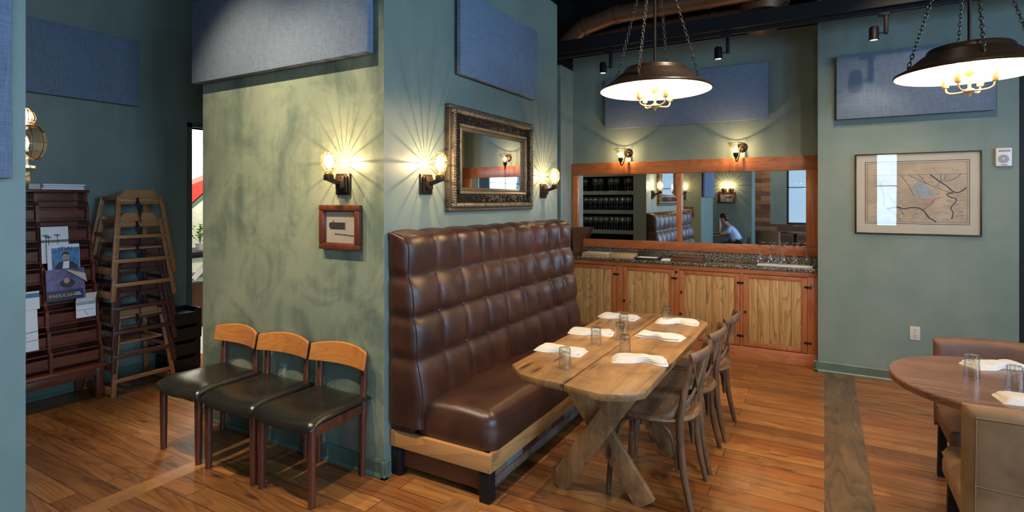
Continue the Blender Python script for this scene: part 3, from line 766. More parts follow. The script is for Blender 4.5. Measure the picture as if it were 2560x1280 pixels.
for p0, p1 in (((-0.10, 0.158), (-0.01, -0.02)), ((-0.05, 0.158), (0.12, 0.06)), ((0.02, 0.158), (0.07, 0.08)), ((0.17, 0.158), (0.14, 0.06)), ((0.20, 0.158), (0.17, 0.10)),
               ((0.04, -0.14), (0.13, -0.04)), ((0.30, 0.158), (0.20, 0.10)), ((0.12, 0.06), (0.25, 0.0)), ((-0.25, 0.12), (-0.22, -0.10)), ((-0.22, -0.10), (-0.10, -0.23)), ((-0.18, -0.03), (-0.08, -0.18))):
    mid = ((p0[0]+p1[0])/2+0.01, (p0[1]+p1[1])/2-0.008); k.strip(spl([p0, mid, p1], 6), 0.0032, y)
k.build('river_lines', 'ink', mp, smooth=False)
k = MB()
for q in range(320):
    x = rr.uniform(-0.32, 0.30); z = rr.uniform(-0.23, 0.15); l = rr.uniform(0.012, 0.05)
    k.strip(spl([(x, z), (x+l*0.5, z+rr.uniform(-0.012, 0.012)), (x+l, z+rr.uniform(-0.006, 0.006))], 3), rr.uniform(0.0009, 0.002), y)
for q in range(9): k.strip([(-0.30+q*0.068, 0.20+rr.uniform(-0.01, 0.02)), (-0.26+q*0.068, 0.19+rr.uniform(-0.01, 0.03))], 0.0015, y)
for q in range(7): k.strip([(0.27, -0.03-q*0.03), (0.335, -0.03-q*0.03)], 0.0012, y)
k.build('fine_lines', 'ink_soft', mp, smooth=False)
MB().prism([(-0.02, 0.06), (0.02, 0.10), (0.10, 0.04), (0.12, -0.02), (0.02, -0.03)], 0.0137, 0.0139, Matrix.Rotation(PI/2, 4, 'X')).build('blue_region', 'wash_blue', mp, smooth=False)
MB().prism([(0.01, -0.06), (0.06, -0.035), (0.14, -0.04), (0.12, -0.09), (0.05, -0.11)], 0.0137, 0.0139, Matrix.Rotation(PI/2, 4, 'X')).build('pink_region', 'wash_pink', mp, smooth=False)
MB().span((-w_/2+0.008, -0.020, -h_/2+0.008), (w_/2-0.008, -0.019, h_/2-0.008)).build('glazing', 'picture_glass', t, smooth=False)
# small wall device and outlets
t = thing('wall_chime', 'white plastic wall alarm unit with round speaker grille right of the framed map', 'alarm unit', (1.229, 5.704, 1.892), 0)
MB().box((0, -0.014, 0), (0.100, 0.028, 0.146), 0.008, 3).build('housing', 'plastic', t)
MB().lathe([(0.001, 0.003), (0.030, 0.003), (0.034, 0.0015), (0.034, 0)], 28, Matrix.Translation((-0.004, -0.028, -0.014)) @ Matrix.Rotation(PI/2, 4, 'X')).build('speaker_grille', 'plastic_grey', t)
MB().ball((-0.004, -0.031, -0.012), (0.006, 0.002, 0.006), 10).build('indicator', 'paper', t)
MB().box((0.002, -0.0285, 0.050), (0.072, 0.002, 0.016), 0.0008).build('strobe_window', 'plastic_grey', t)
MB().box((0.0, -0.0285, -0.061), (0.040, 0.002, 0.006), 0.0008).build('name_strip', 'ink_soft', t)
def outlet(loc, rz, label, mt):
    t = thing('wall_outlet', label, 'outlet', loc, rz, 'wall outlets')
    MB().box((0, -0.003, 0), (0.072, 0.006, 0.115), 0.002).build('cover_plate', mt, t)
    k = MB()
    for z in (0.025, -0.025):
        for x in (-0.007, 0.007): k.box((x, -0.0062, z+0.004), (0.003, 0.002, 0.011))
        k.ball((0, -0.0062, z-0.010), (0.003, 0.001, 0.003), 8)
    k.ball((0, -0.0062, 0), (0.0025, 0.001, 0.0025), 8); k.build('sockets', 'ink', t)
    return t
outlet((0.661, 5.704, 0.428), 0, 'ivory power outlet low on the right wall beside the round table', 'ivory')
outlet((-3.005, YM, 0.455), 0, 'green painted outlet low on the wall behind the waiting chairs', 'sage')

# ------------------------------------------------------------------ waiting chairs
def make_chair(loc, rz, label):
    t = thing('waiting_chair', label, 'chair', loc, rz, 'wooden waiting chairs along the wall')
    def seat(u, v, top):
        x = (u-0.5)*2; yv = v
        hw = 0.232-0.028*v
        sx = math.copysign(1-(1-abs(x))**1.0, x)
        xx = hw*sx; yy = -0.215+0.445*v - (0.030*(1-x*x) if v < 0.5 else 0)*(1-2*v if v < 0.5 else 0)
        e = max(0, 1-max(abs(x)**6, (abs(2*v-1))**6))
        front = max(0, 0.28-v)/0.28
        z = 0.418+0.030*e**0.45+0.012*(1-x*x)*0 - 0.026*front**2 + 0.012*x*x - 0.012*math.exp(-((x*x)+(v-0.55)**2*4)*3)
        return (xx, yy, z if top else 0.412-0.026*front**2+0.012*x*x)
    b = MB(); b.grid(lambda u, v: seat(u, v, True), 26, 26); b.grid(lambda u, v: seat(u, v, False), 26, 26)
    # close the rim
    t2 = bmesh.new(); ring = []
    for i in range(26): ring.append((i/26, 0))
    for i in range(26): ring.append((1, i/26))
    for i in range(26): ring.append((1-i/26, 1))
    for i in range(26): ring.append((0, 1-i/26))
    A = [t2.verts.new(seat(u, v, True)) for u, v in ring]; B = [t2.verts.new(seat(u, v, False)) for u, v in ring]
    for i in range(len(ring)): j = (i+1) % len(ring); t2.faces.new((A[i], A[j], B[j], B[i]))
    b._merge(t2); bmesh.ops.remove_doubles(b.bm, verts=b.bm.verts, dist=1e-4)
    b.build('seat', 'black_leather', t, angle=70)
    def br(u, v, off):
        x = (u-0.5)*2; hh = 0.062
        xx = 0.222*x; zz = 0.650+hh*(2*v-1)-0.014*x*x*(1 if v > 0.5 else -1)*abs(2*v-1)+0.010*(1-x*x)
        yy = 0.155+0.045*(1-x*x)+0.020*(v-0.5)+off
        return (xx, yy, zz)
    b = MB(); b.grid(lambda u, v: br(u, v, 0), 24, 6); b.grid(lambda u, v: br(u, v, 0.017), 24, 6)
    t2 = bmesh.new(); ring = [(i/24, 0) for i in range(24)]+[(1, i/6) for i in range(6)]+[(1-i/24, 1) for i in range(24)]+[(0, 1-i/6) for i in range(6)]
    A = [t2.verts.new(br(u, v, 0)) for u, v in ring]; B = [t2.verts.new(br(u, v, 0.017)) for u, v in ring]
    for i in range(len(ring)): j = (i+1) % len(ring); t2.faces.new((A[i], A[j], B[j], B[i]))
    b._merge(t2); bmesh.ops.remove_doubles(b.bm, verts=b.bm.verts, dist=1e-4)
    o = b.build('backrest', 'teak_light', t, angle=50)
    mod = o.modifiers.new('bev', 'BEVEL'); mod.width = 0.005; mod.segments = 2; mod.limit_method = 'ANGLE'
    for s in (-1, 1):
        MB().tube([(0.197*s, -0.18, 0.0), (0.197*s, -0.18, 0.22), (0.197*s, -0.18, 0.405)], [0.018, 0.021, 0.022], 16).build('leg', 'teak_red', t)
        MB().tube([(0.178*s, 0.185, 0.0), (0.178*s, 0.190, 0.30), (0.178*s, 0.197, 0.47), (0.178*s, 0.203, 0.60), (0.178*s, 0.212, 0.690)], [0.015, 0.019, 0.020, 0.017, 0.012], 16).build('leg', 'teak_red', t)
        MB().bar((0.190*s, -0.165, 0.375), (0.178*s, 0.185, 0.380), 0.020, 0.052, r=0.004).build('side_rail', 'teak_red', t)
    b = MB(); b.grid(lambda u, v: ((u-0.5)*0.37, -0.18-0.011, 0.352+v*0.055-0.018*0), 2, 1)
    MB().bar((-0.185, -0.18, 0.378), (0.185, -0.18, 0.378), 0.020, 0.052, (0, 1, 0), 0.004).build('front_rail', 'teak_red', t)
    MB().bar((-0.170, 0.19, 0.380), (0.170, 0.19, 0.380), 0.020, 0.045, (0, 1, 0), 0.004).build('rear_rail', 'teak_red', t)
    b.bm.free()
    return t
wc = make_chair((-2.440, 2.070, 0), 0.0, 'right hand wooden waiting chair, black seat, nearest the banquette corner')
dup(wc, (-2.905, 2.062, 0), 0.03, 'middle wooden waiting chair with black seat, in front of the green outlet')
dup(wc, (-3.385, 2.060, 0), -0.03, 'left hand wooden waiting chair with black seat, nearest the stacked high chairs')

# ------------------------------------------------------------------ banquette
BX, BY0, BY1 = XM+0.006, 2.34, 4.58
t = thing('banquette_bench', 'long brown leather banquette with tall tufted back against the pillar wall', 'banquette', (BX, BY0, 0))
LB = BY1-BY0; NC = 9
ROWS = [0.36, 0.669, 0.898, 1.121, 1.375]
def front_x(z): return 0.232-(z-0.46)*(0.232-0.128)/0.86
def bq(u, v):
    """u along the bench, v from the bottom of the front face over the top to the rear"""
    if v <= 0.86:
        z = 0.30+(1.295-0.30)*v/0.86; x = front_x(z); nx, nz = 1.0, 0.12
        ends = 0
    else:
        s = (v-0.86)/0.14; a = s*PI/2; z = 1.295+0.075*math.sin(a); xr = front_x(1.295); x = xr*(1-s)*1.0 if s > 0.45 else xr-0.075*(1-math.cos(a))*0.9
        if s > 0.45: x = (xr-0.075*(1-math.cos(0.45*PI/2))*0.9)*(1-(s-0.45)/0.55)
        nx, nz = math.cos(a), math.sin(a)
    cu = (u*NC) % 1.0
    if u >= 1: cu = 1.0
    if z <= ROWS[1]: cv = (z-ROWS[0])/(ROWS[1]-ROWS[0])
    elif z <= ROWS[2]: cv = (z-ROWS[1])/(ROWS[2]-ROWS[1])
    elif z <= ROWS[3]: cv = (z-ROWS[2])/(ROWS[3]-ROWS[2])
    else: cv = 0.5*min(1, (z-ROWS[3])/(ROWS[4]-ROWS[3]))
    cv = max(0, min(1, cv))
    pu = max(0, 1-abs(2*cu-1)**2.3)**0.80; pv = max(0, 1-abs(2*cv-1)**2.6)**0.75
    if v > 0.86: pv = 1.0*(1-0.75*(v-0.86)/0.14); 
    p = 0.030*pu*(0.25+0.75*pv)+0.012*pv-0.008*(1-pu)*(1-pv)
    p += 0.003*math.sin(37*u+9*z)*math.sin(23*z+31*u)
    y = u*LB
    if u < 0.012: y += 0.0
    return (max(0.0, x-0.018+p*nx), y, z+p*nz*0.6)
b = MB(); NU, NV = 9*13, 64
b.grid(lambda u, v: bq(u, v), NU, NV)
def cap(u0, v, s):
    P = bq(u0, v); q = 1-s
    z = P[2]
    zr = [abs(z-r) for r in ROWS[1:4]]
    seam = min(zr); pz = 1-math.exp(-(seam/0.03)**2)
    bul = 0.018*(max(0, 1-(2*s-1)**4)**0.5)*pz*(1 if u0 == 0 else -1)
    return (P[0]*q, P[1]-bul, z)
for u0 in (0.0, 1.0): b.grid(lambda v, s: cap(u0, v, s), NV, 10)
bmesh.ops.remove_doubles(b.bm, verts=b.bm.verts, dist=1e-4)
bo = b.build('backrest', 'leather', t, angle=75)
pp = MB()
pp.tube([(bq(0.004, i/40)[0]+0.004, 0.004, bq(0.004, i/40)[2]) for i in range(0, 40)], 0.003, 6)
pp.build('piping', 'leather', bo)
for r in ROWS[1:4]:
    for c in range(1, NC): MB().ball((front_x(r)-0.018-0.004, c*LB/NC, r), (0.008, 0.012, 0.012), 10).build('button', 'leather', bo)
def cushion(a, b_, r, crown):
    m = MB(); cx, cy = (a[0]+b_[0])/2, (a[1]+b_[1])/2
    m.box((cx, cy, (a[2]+b_[2])/2), (b_[0]-a[0], b_[1]-a[1], b_[2]-a[2]), r, 6)
    return m
MB().span((0.0, 0.005, 0.256), (0.165, LB, 0.42), 0.02, 3).build('rear_filler', 'leather', t)
m = MB()
def sc_fn(u, v):
    x = 0.172+0.495*u; y = 0.03+(LB-0.03)*v; R = 0.075
    ex = max(0, (x-(0.667-R))/R); ey = max(0, ((0.03+R)-y)/R); ey2 = max(0, (y-(LB-R))/R); el = max(0, ((0.172+R*0.5)-x)/(R*0.5))
    hy = math.sqrt((ex+el)**2+(ey+ey2)**2)
    if hy > 1.0:
        x += (-ex*R + el*R*0.5)*(1-1/hy); y += (ey-ey2)*R*(1-1/hy)
    r = min(1.0, hy)
    z = 0.452-0.075*(1-math.sqrt(max(0, 1-r*r)))-0.006*math.cos(u*6)*math.cos(v*11)
    return (x, y, z)
def rim(k, s):
    k4 = (k*4) % 4; side = int(min(3, k4+1e-9)); f = max(0.0, k4-side)
    uv = ((f, 0), (1, f), (1-f, 1), (0, 1-f))[side]
    P = sc_fn(*uv); bul = 0.010*math.sin(PI*s)
    nx = (0, 1, 0, -1)[side]; ny = (-1, 0, 1, 0)[side]
    return (P[0]+nx*bul, P[1]+ny*bul, P[2]*(1-s)+0.256*s)
m.grid(sc_fn, 60, 240); m.grid(rim, 4*240, 6)
bmesh.ops.remove_doubles(m.bm, verts=m.bm.verts, dist=2e-4)
m.build('seat_cushion', 'leather', t, angle=75)
sp_ = MB(); sp_.tube([(0.20+0.42*i/30, 0.030-0.004, 0.437-0.04*max(0, (i-25)/5)**2) for i in range(31)], 0.0025, 5)
MB().span((0.0, 0.005, 0.163), (0.668, 0.032, 0.256), 0.003).build('end_rail', 'pine', t)
M['pine_y'] = wood('knotty_pine_front', (0.20, 0.085, 0.026), (0.42, 0.20, 0.066), (0.52, 0.28, 0.10), 'Y', 7, 9, 0.42, 0.5)
MB().span((0.642, 0.033, 0.163), (0.668, LB, 0.256), 0.003).build('front_rail', 'pine_y', t)
M['redwood_x'] = wood('dark_red_end_planks', (0.035, 0.012, 0.006), (0.095, 0.032, 0.014), (0.14, 0.05, 0.02), 'X', 9, 9, 0.45, 0.2)
MB().span((0.04, 0.05, 0.045), (0.62, 0.07, 0.162)).build('end_panel', 'redwood_x', t, smooth=False)
MB().span((0.615, 0.072, 0.045), (0.635, LB-0.03, 0.162)).build('mosaic_panel', 'mosaic', t, smooth=False)
for x in (0.035, 0.625):
    for y in (0.045, LB-0.04): MB().box((x, y, 0.0815), (0.062, 0.062, 0.163), 0.003).build('leg', 'black_metal', t)
sp_.bm.free()

# ------------------------------------------------------------------ trestle table
t = thing('trestle_table', 'long rustic pine trestle table with crossed plank legs beside the banquette', 'table', (-0.99, 3.0, 0))
lp = [(-0.002, -0.822), (-0.05, -0.815), (-0.14, -0.812), (-0.225, -0.795), (-0.262, -0.760), (-0.338, -0.680), (-0.341, -0.2), (-0.336, 0.25), (-0.340, 0.72), (-0.300, 0.81), (-0.002, 0.868)]
rp = [(0.002, -0.822), (0.06, -0.838), (0.13, -0.848), (0.185, -0.855), (0.262, -0.820), (0.300, -0.795), (0.338, -0.735), (0.336, -0.3), (0.340, 0.2), (0.334, 0.70), (0.318, 0.765), (0.25, 0.83), (0.12, 0.86), (0.002, 0.868)]
MB().prism(list(reversed(lp)), 0.717, 0.750, r=0.006).build('tabletop_plank', 'table', t, angle=30)
MB().prism(rp, 0.717, 0.750, r=0.006).build('tabletop_plank', 'table', t, angle=30)
for yy, s in ((-0.28, 1), (0.36, -1)):
    MB().bar((-0.270, yy-0.02*s, 0.012), (0.205, yy-0.02*s, 0.700), 0.112, 0.036, (0, 1, 0), 0.004).build('leg', 'table_leg', t)
    MB().bar((0.205, yy+0.018*s, 0.012), (-0.290, yy+0.018*s, 0.700), 0.112, 0.036, (0, 1, 0), 0.004).build('leg', 'table_leg', t)
    MB().span((-0.30, yy-0.07, 0.672), (0.30, yy-0.042, 0.7165), 0.003).build('cleat', 'table_leg', t)
MB().span((-0.062, -0.245, 0.365), (-0.018, 0.325, 0.405), 0.003).build('stretcher', 'table_leg', t)
bm_ = MB()
for x, y in ((-0.004, -0.30), (-0.03, -0.302)): bm_.ball((x, y, 0.385), (0.008, 0.004, 0.008), 8)
bm_.build('bolt_heads', 'iron', t)

# ------------------------------------------------------------------ bistro chairs (front towards -X)
def make_bistro(loc, rz, label):
    t = thing('bistro_chair', label, 'chair', loc, rz, 'cross back bistro chairs at the trestle table')
    def rr_pt(s, q): # rear upright, q 0..1
        zs = [0, 0.20, 0.43, 0.60, 0.775]; xs = [0.232, 0.190, 0.172, 0.196, 0.230]; ys = [0.190, 0.185, 0.180, 0.176, 0.168]
        P = spl([(x, y*s, z) for x, y, z in zip(xs, ys, zs)], 6); return P
    for s in (-1, 1):
        P = rr_pt(s, 0); n = len(P)
        MB().tube(P, [0.013+0.006*math.sin(PI*min(1, i/(n-1)*1.1))**1.0 for i in range(n)], 12).build('rear_leg', 'bistro', t)
        MB().tube(spl([(-0.178, 0.172*s, 0.432), (-0.185, 0.176*s, 0.25), (-0.200, 0.184*s, 0.0)], 6), [0.019-0.006*i/12 for i in range(13)], 12).build('front_leg', 'bistro', t)
    # seat ring and woven seat
    def outline(k, sc=1.0):
        a = 2*PI*k; ca, sa = math.cos(a), math.sin(a)
        ex = 2.6; r = (abs(ca)**ex+abs(sa)**ex)**(-1/ex)
        w = 0.205-0.018*max(0, ca); return (0.205*r*ca*sc, w*r*sa*sc)
    ring = [(*outline(k/40), 0.443) for k in range(40)]
    MB().tube(ring, 0.018, 10, closed=True, flat=(0.030, 0.016, (0, 0, 1))).build('seat_frame', 'bistro', t)
    b = MB(); b.grid(lambda u, v: (*outline(v, 0.90*u+1e-3), 0.455-0.010*(1-u*u)+0.003*math.cos(u*3)), 10, 40); bmesh.ops.remove_doubles(b.bm, verts=b.bm.verts, dist=1e-4)
    b.build('woven_seat', 'cane', t)
    # top rail bent round the back
    rail = spl([(0.226, -0.185, 0.765), (0.262, -0.12, 0.775), (0.282, 0, 0.780), (0.262, 0.12, 0.775), (0.226, 0.185, 0.765)], 7)
    MB().tube(rail, 0.02, 12, flat=(0.013, 0.027, (0, 0, 1))).build('top_rail', 'bistro', t)
    for s in (-1, 1):
        st = spl([(0.236, 0.158*s, 0.755), (0.236, 0.120*s, 0.68), (0.222, 0.02*s, 0.595), (0.196, -0.100*s, 0.520), (0.130, -0.192*s, 0.470), (0.03, -0.214*s, 0.445)], 7)
        b = MB(); b.tube(st, 0.01, 8, flat=(0.004 if s > 0 else 0.0035, 0.015, (0, 0.25*s, 1))); b.ball((0.04, -0.220*s, 0.446), (0.006, 0.003, 0.006), 8); b.build('cross_strap', 'bistro', t)
        hp = [(-0.165, 0.165*s, 0.20), (-0.150, 0.172*s, 0.33), (-0.105, 0.175*s, 0.405), (0, 0.178*s, 0.425), (0.095, 0.178*s, 0.405), (0.140, 0.180*s, 0.33), (0.160, 0.182*s, 0.20)]
        MB().tube(spl(hp, 6), 0.009, 8).build('bentwood_brace', 'bistro', t)
    for x, sg in ((-0.178, 1), (0.165, 1)):
        hp = [(x, -0.165, 0.20), (x, -0.150, 0.33), (x, -0.105, 0.405), (x, 0, 0.425), (x, 0.105, 0.405), (x, 0.150, 0.33), (x, 0.165, 0.20)]
        MB().tube(spl(hp, 6), 0.009, 8).build('bentwood_brace', 'bistro', t)
    return t
bc = make_bistro((-0.800, 2.965, 0), 0.0, 'nearest cross back bistro chair tucked under the trestle table')
dup(bc, (-0.798, 3.425, 0), 0.02, 'middle cross back bistro chair tucked under the trestle table')
dup(bc, (-0.780, 3.910, 0), -0.02, 'farthest cross back bistro chair, nearest the oak bar cabinets')

# ------------------------------------------------------------------ table settings
TZ = 0.7505
def make_napkin(seed, wl=0.27, wd=0.135):
    r = random.Random(seed); a, c = r.uniform(0.50, 0.62), r.uniform(0.35, 0.5)
    def wid(s): return wd*(1-0.58*math.exp(-((s-a)/0.16)**2))*(0.88+0.12*min(1, s*6))
    def fold(z0, thick, shr, offy):
        b = MB()
        def top(u, v):
            x = (u-0.5)*wl*shr; w = wid(u)*shr; y = (v-0.5)*w+offy+0.010*math.sin(u*5+seed)
            e = max(0, 1-abs(2*v-1)**5)**0.5*max(0, 1-abs(2*u-1)**7)**0.5
            z = z0+0.0004+thick*e*(1+0.7*math.exp(-((u-a)/0.12)**2))+0.003*e*math.sin(9*u+seed)*math.sin(7*v)
            return (x, y, z)
        b.grid(top, 26, 14); b.grid(lambda u, v: (top(u, v)[0], top(u, v)[1], z0), 26, 14)
        bmesh.ops.remove_doubles(b.bm, verts=b.bm.verts, dist=5e-4)
        return b
    return fold(0.0, 0.014, 1.0, 0.0), fold(0.011, 0.011, 0.90, 0.004)
NAPK = [((-1.218, 2.645), 0.06, 'folded white napkin nearest the banquette at the near end of the trestle table'),
        ((-1.225, 3.098), 0.25, 'middle folded white napkin on the banquette side of the trestle table'),
        ((-1.222, 3.600), -0.07, 'farthest folded white napkin on the banquette side of the trestle table'),
        ((-0.838, 3.640), 0.15, 'farthest folded white napkin on the chair side of the trestle table'),
        ((-0.838, 3.210), -0.06, 'middle folded white napkin on the chair side of the trestle table'),
        ((-0.802, 2.680), 0.33, 'nearest folded white napkin on the chair side of the trestle table')]
for i, ((x, y), rz, lab) in enumerate(NAPK):
    t = thing('folded_napkin', lab, 'napkin', (x, y, TZ), rz + (PI if i in (4,) else 0), 'napkins on the trestle table')
    f1, f2 = make_napkin(i+1); f1.build('lower_fold', 'cloth', t); f2.build('upper_fold', 'cloth', t)
def make_tumbler(loc, label, group='tumblers on the trestle table', sc=1.0):
    t = thing('glass_tumbler', label, 'glass', loc, 0, group)
    r0, r1, h = 0.031*sc, 0.027*sc, 0.098*sc
    b = MB().lathe([(r0, 0.0), (r0+0.0005, 0.002), (r1+0.001, h*0.80), (r1, h-0.004), (r1-0.004, h), (0.001, h)], 24)
    b.lathe([(r0-0.0022, 0.001), (r1-0.003, h*0.72), (r1*0.4, h*0.78), (0.001, h*0.79)], 24)
    b.build('glass_wall', 'glass', t)
    k = MB()
    for q in range(12):
        a = 2*PI*q/12; k.bar(((r1+0.0016)*math.cos(a), (r1+0.0016)*math.sin(a), h*0.74), (r1*math.cos(a), r1*math.sin(a), h-0.003), 0.006, 0.003, (math.cos(a), math.sin(a), 0), 0.001)
    k.build('faceted_base', 'glass', t)
    return t
tb = make_tumbler((-1.077, 2.391, TZ), 'upside down glass tumbler nearest the near left end of the trestle table')
for (x, y), lab in (((-1.100, 2.860), 'upside down glass tumbler beside the middle banquette side napkin'), ((-1.078, 3.275), 'upside down glass tumbler in front of the farthest banquette side napkin'),
                    ((-1.020, 3.040), 'glass tumbler standing alone near the middle of the table on the seam'), ((-0.905, 2.772), 'glass tumbler just behind the nearest chair side napkin'), ((-0.905, 3.640), 'glass tumbler behind the farthest chair side napkin')):
    dup(tb, (x, y, TZ), 0.2, lab)

# ------------------------------------------------------------------ bar cabinet, worktop, bar mirror
CX0, CX1, CY = -2.615, -0.058, 5.790
t = thing('bar_cabinet', 'red cedar bar cabinet with four golden oak panel doors', 'cabinet', (0, 0, 0))
b = MB()
b.span((CX0, CY+0.02, 0.0), (CX1, 6.045, 0.865))
b.build('carcass', 'cedar_v', t, smooth=False)
MB().span((CX0, CY, 0.832), (CX1, CY+0.02, 0.880), 0.003).build('face_rail', 'cedar', t); MB().span((CX0, CY-0.012, 0.0), (CX1, CY+0.02, 0.118), 0.003).build('plinth', 'cedar', t)
STILES = [(-1.994, -1.917), (-1.365, -1.316), (-0.725, -0.699), (-0.140, CX1)]
for a, c in [(CX0, -2.545)]+STILES: MB().span((a, CY, 0.118), (c, CY+0.02, 0.832), 0.003).build('face_stile', 'cedar_v', t)
DOORS = [(-2.543, -1.996, True, 'left'), (-1.915, -1.367, True, ''), (-1.314, -0.727, True, ''), (-0.697, -0.142, True, '')]
for i, (a, c, _, _n) in enumerate(DOORS):
    z0, z1 = 0.125, 0.825; y = CY-0.004; fw = 0.048
    fb = MB(); fb.span((a, y, z0), (a+fw, y+0.02, z1), 0.003); fb.span((c-fw, y, z0), (c, y+0.02, z1), 0.003); fb.span((a+fw, y, z0), (c-fw, y+0.02, z0+0.046), 0.003); fb.span((a+fw, y, z1-0.036), (c-fw, y+0.02, z1), 0.003)
    d_ = fb.build('door', 'cedar_v', t)
    pb = MB(); x0, x1 = a+fw, c-fw; n = 5; x = x0; rr.seed(i)
    cuts = [x0]+sorted(x0+(x1-x0)*(k+rr.uniform(-0.22, 0.22))/n for k in range(1, n))+[x1]
    for k in range(n): pb.span((cuts[k]+0.001, y+0.008, z0+0.046), (cuts[k+1]-0.001, y+0.016, z1-0.036), 0.0025)
    pb.build('oak_panel', 'oak', d_)
    for z in (z0+0.095, z1-0.085):
        hb = MB(); hb.box((c+0.006, y-0.003, z), (0.062, 0.006, 0.018), 0.001); hb.tube([(c, y-0.008, z-0.013), (c, y-0.008, z+0.013)], 0.005, 8); hb.build('hinge', 'iron', d_)
    zk = 0.46 if i != 2 else 0.38
    MB().lathe([(0.001, 0.026), (0.011, 0.024), (0.013, 0.016), (0.006, 0.010), (0.007, 0)], 14, Matrix.Translation((a+0.022, y, zk)) @ Matrix.Rotation(PI/2, 4, 'X')).build('knob', 'iron', d_)
MB().box((-1.289, CY-0.006, 0.60), (0.016, 0.012, 0.030), 0.003).build('latch', 'iron', t)
for x in (-1.340, -0.100): MB().lathe([(0.001, 0.008), (0.012, 0.008), (0.013, 0)], 18, Matrix.Translation((x, CY-0.001, 0.805 if x < -1 else 0.775)) @ Matrix.Rotation(PI/2, 4, 'X')).build('lock', 'steel' if x > -1 else 'iron', t)
wt = thing('granite_worktop', 'dark speckled granite bar worktop with low backsplash', 'worktop', (0, 0, 0))
MB().span((CX0+0.002, CY-0.022, 0.882), (CX1-0.002, 6.046, 0.912), 0.004).build('slab', 'granite', wt)
MB().span((CX0+0.002, 6.028, 0.912), (CX1-0.002, 6.046, 1.005), 0.003).build('backsplash', 'granite', wt)
t = thing('bar_mirror', 'wide two pane bar mirror in a red cedar frame behind the worktop', 'mirror', (0, 0, 0))
FX0, FX1 = -2.615, -0.058
MB().span((FX0, 6.008, 1.845), (FX1, 6.046, 1.985), 0.004).build('top_rail', 'cedar', t)
MB().span((FX0, 6.010, 1.006), (FX1, 6.046, 1.100), 0.004).build('bottom_rail', 'cedar', t)
MB().span((FX0, 6.008, 1.100), (-2.540, 6.046, 1.845), 0.004).build('side_stile', 'cedar_v', t)
MB().span((-0.158, 6.008, 1.100), (FX1, 6.046, 1.845), 0.004).build('side_stile', 'cedar_v', t)
MB().span((-1.392, 6.012, 1.100), (-1.338, 6.046, 1.845), 0.004).build('middle_stile', 'cedar_v', t)
MB().span((-2.54, 6.034, 1.10), (-1.392, 6.044, 1.845)).build('mirror_pane', 'mirror', t, smooth=False)
MB().span((-1.338, 6.034, 1.10), (-0.158, 6.044, 1.845)).build('mirror_pane', 'mirror', t, smooth=False)
# things on the worktop
WZ = 0.9125
def board(x0, x1, y0, y1, h, mt, label, name, cat):
    return tag(MB().span((x0, y0, WZ), (x1, y1, WZ+h), 0.003).build(name, mt), label, cat)
M['maple'] = wood('maple_board', (0.30, 0.17, 0.07), (0.48, 0.30, 0.14), (0.58, 0.39, 0.20), 'X', 9, 10, 0.5)
t = thing('serving_tray', 'pale wood serving tray with linen at the left end of the worktop', 'tray', (-2.228, 5.87, WZ))
MB().span((-0.165, -0.09, 0), (0.165, 0.09, 0.010)).build('base', 'maple', t)
rect = MB()
rect.span((-0.165, -0.09, 0.010), (0.165, -0.080, 0.046), 0.002); rect.span((-0.165, 0.080, 0.010), (0.165, 0.09, 0.046), 0.002); rect.span((-0.165, -0.08, 0.010), (-0.155, 0.08, 0.046)); rect.span((0.155, -0.08, 0.010), (0.165, 0.08, 0.046))
rect.build('rim', 'maple', t)
tag(MB().span((-2.375, 5.80, WZ+0.0105), (-2.085, 5.94, WZ+0.052), 0.008).build('folded_linen', 'cloth'), 'white folded linen in the pale tray at the left end of the worktop', 'linen')
board(-2.055, -1.800, 5.79, 5.955, 0.052, 'maple', 'pale wooden box between the linen tray and the black menu holder', 'wooden_box', 'box')
t = thing('menu_holder', 'open black check holder with white paper on the worktop', 'menu holder', (-1.63, 5.87, WZ), 0.05)
MB().span((-0.155, -0.08, 0), (0.10, 0.065, 0.022), 0.003).build('base', 'black_plastic', t)
MB().span((-0.13, -0.070, 0.0221), (0.07, 0.05, 0.025)).build('paper', 'paper', t)
MB().box((-0.03, 0.085, 0.042), (0.25, 0.012, 0.082), 0.003, 2, (-0.25, 0, 0)).build('cover', 'black_plastic', t)
tag(MB().box((-1.455, 5.865, WZ+0.008), (0.10, 0.12, 0.016), 0.002).build('paper_pad', 'paper'), 'pad of white paper between the black menu holder and brown box', 'paper pad')
t = thing('walnut_case', 'flat dark walnut box on the middle of the worktop', 'box', (-1.24, 5.865, WZ), 0.04)
MB().span((-0.155, -0.07, 0.0), (0.155, 0.07, 0.040), 0.003).build('body', 'walnut_box', t); MB().span((-0.158, -0.073, 0.0405), (0.158, 0.073, 0.062), 0.003).build('lid', 'walnut_box', t)
t = thing('menu_rack', 'dark wooden upright rack at the far left end of the worktop', 'rack', (-2.49, 5.89, WZ))
MB().prism([(0.0, 0.0), (0.085, 0.0), (0.085, 0.17), (0.145, 0.30), (0.145, 0.32), (0.0, 0.32)], -0.01, 0.0, Matrix.Translation((-0.062, 0, 0)) @ Matrix.Rotation(PI/2, 4, 'X')).build('side_panel', 'walnut_box', t)
MB().prism([(0.0, 0.0), (0.085, 0.0), (0.085, 0.17), (0.145, 0.30), (0.145, 0.32), (0.0, 0.32)], -0.12, -0.11, Matrix.Translation((-0.062, 0, 0)) @ Matrix.Rotation(PI/2, 4, 'X')).build('side_panel', 'walnut_box', t)
MB().span((-0.062, 0.01, 0.0), (-0.050, 0.11, 0.32)).build('back_panel', 'walnut_box', t)
t = thing('glass_towel', 'folded white bar towel under the upturned wine glasses', 'towel', (-0.335, 5.862, WZ))
MB().box((0, 0, 0.010), (0.48, 0.135, 0.020), 0.007, 3).build('cloth', 'cloth', t)
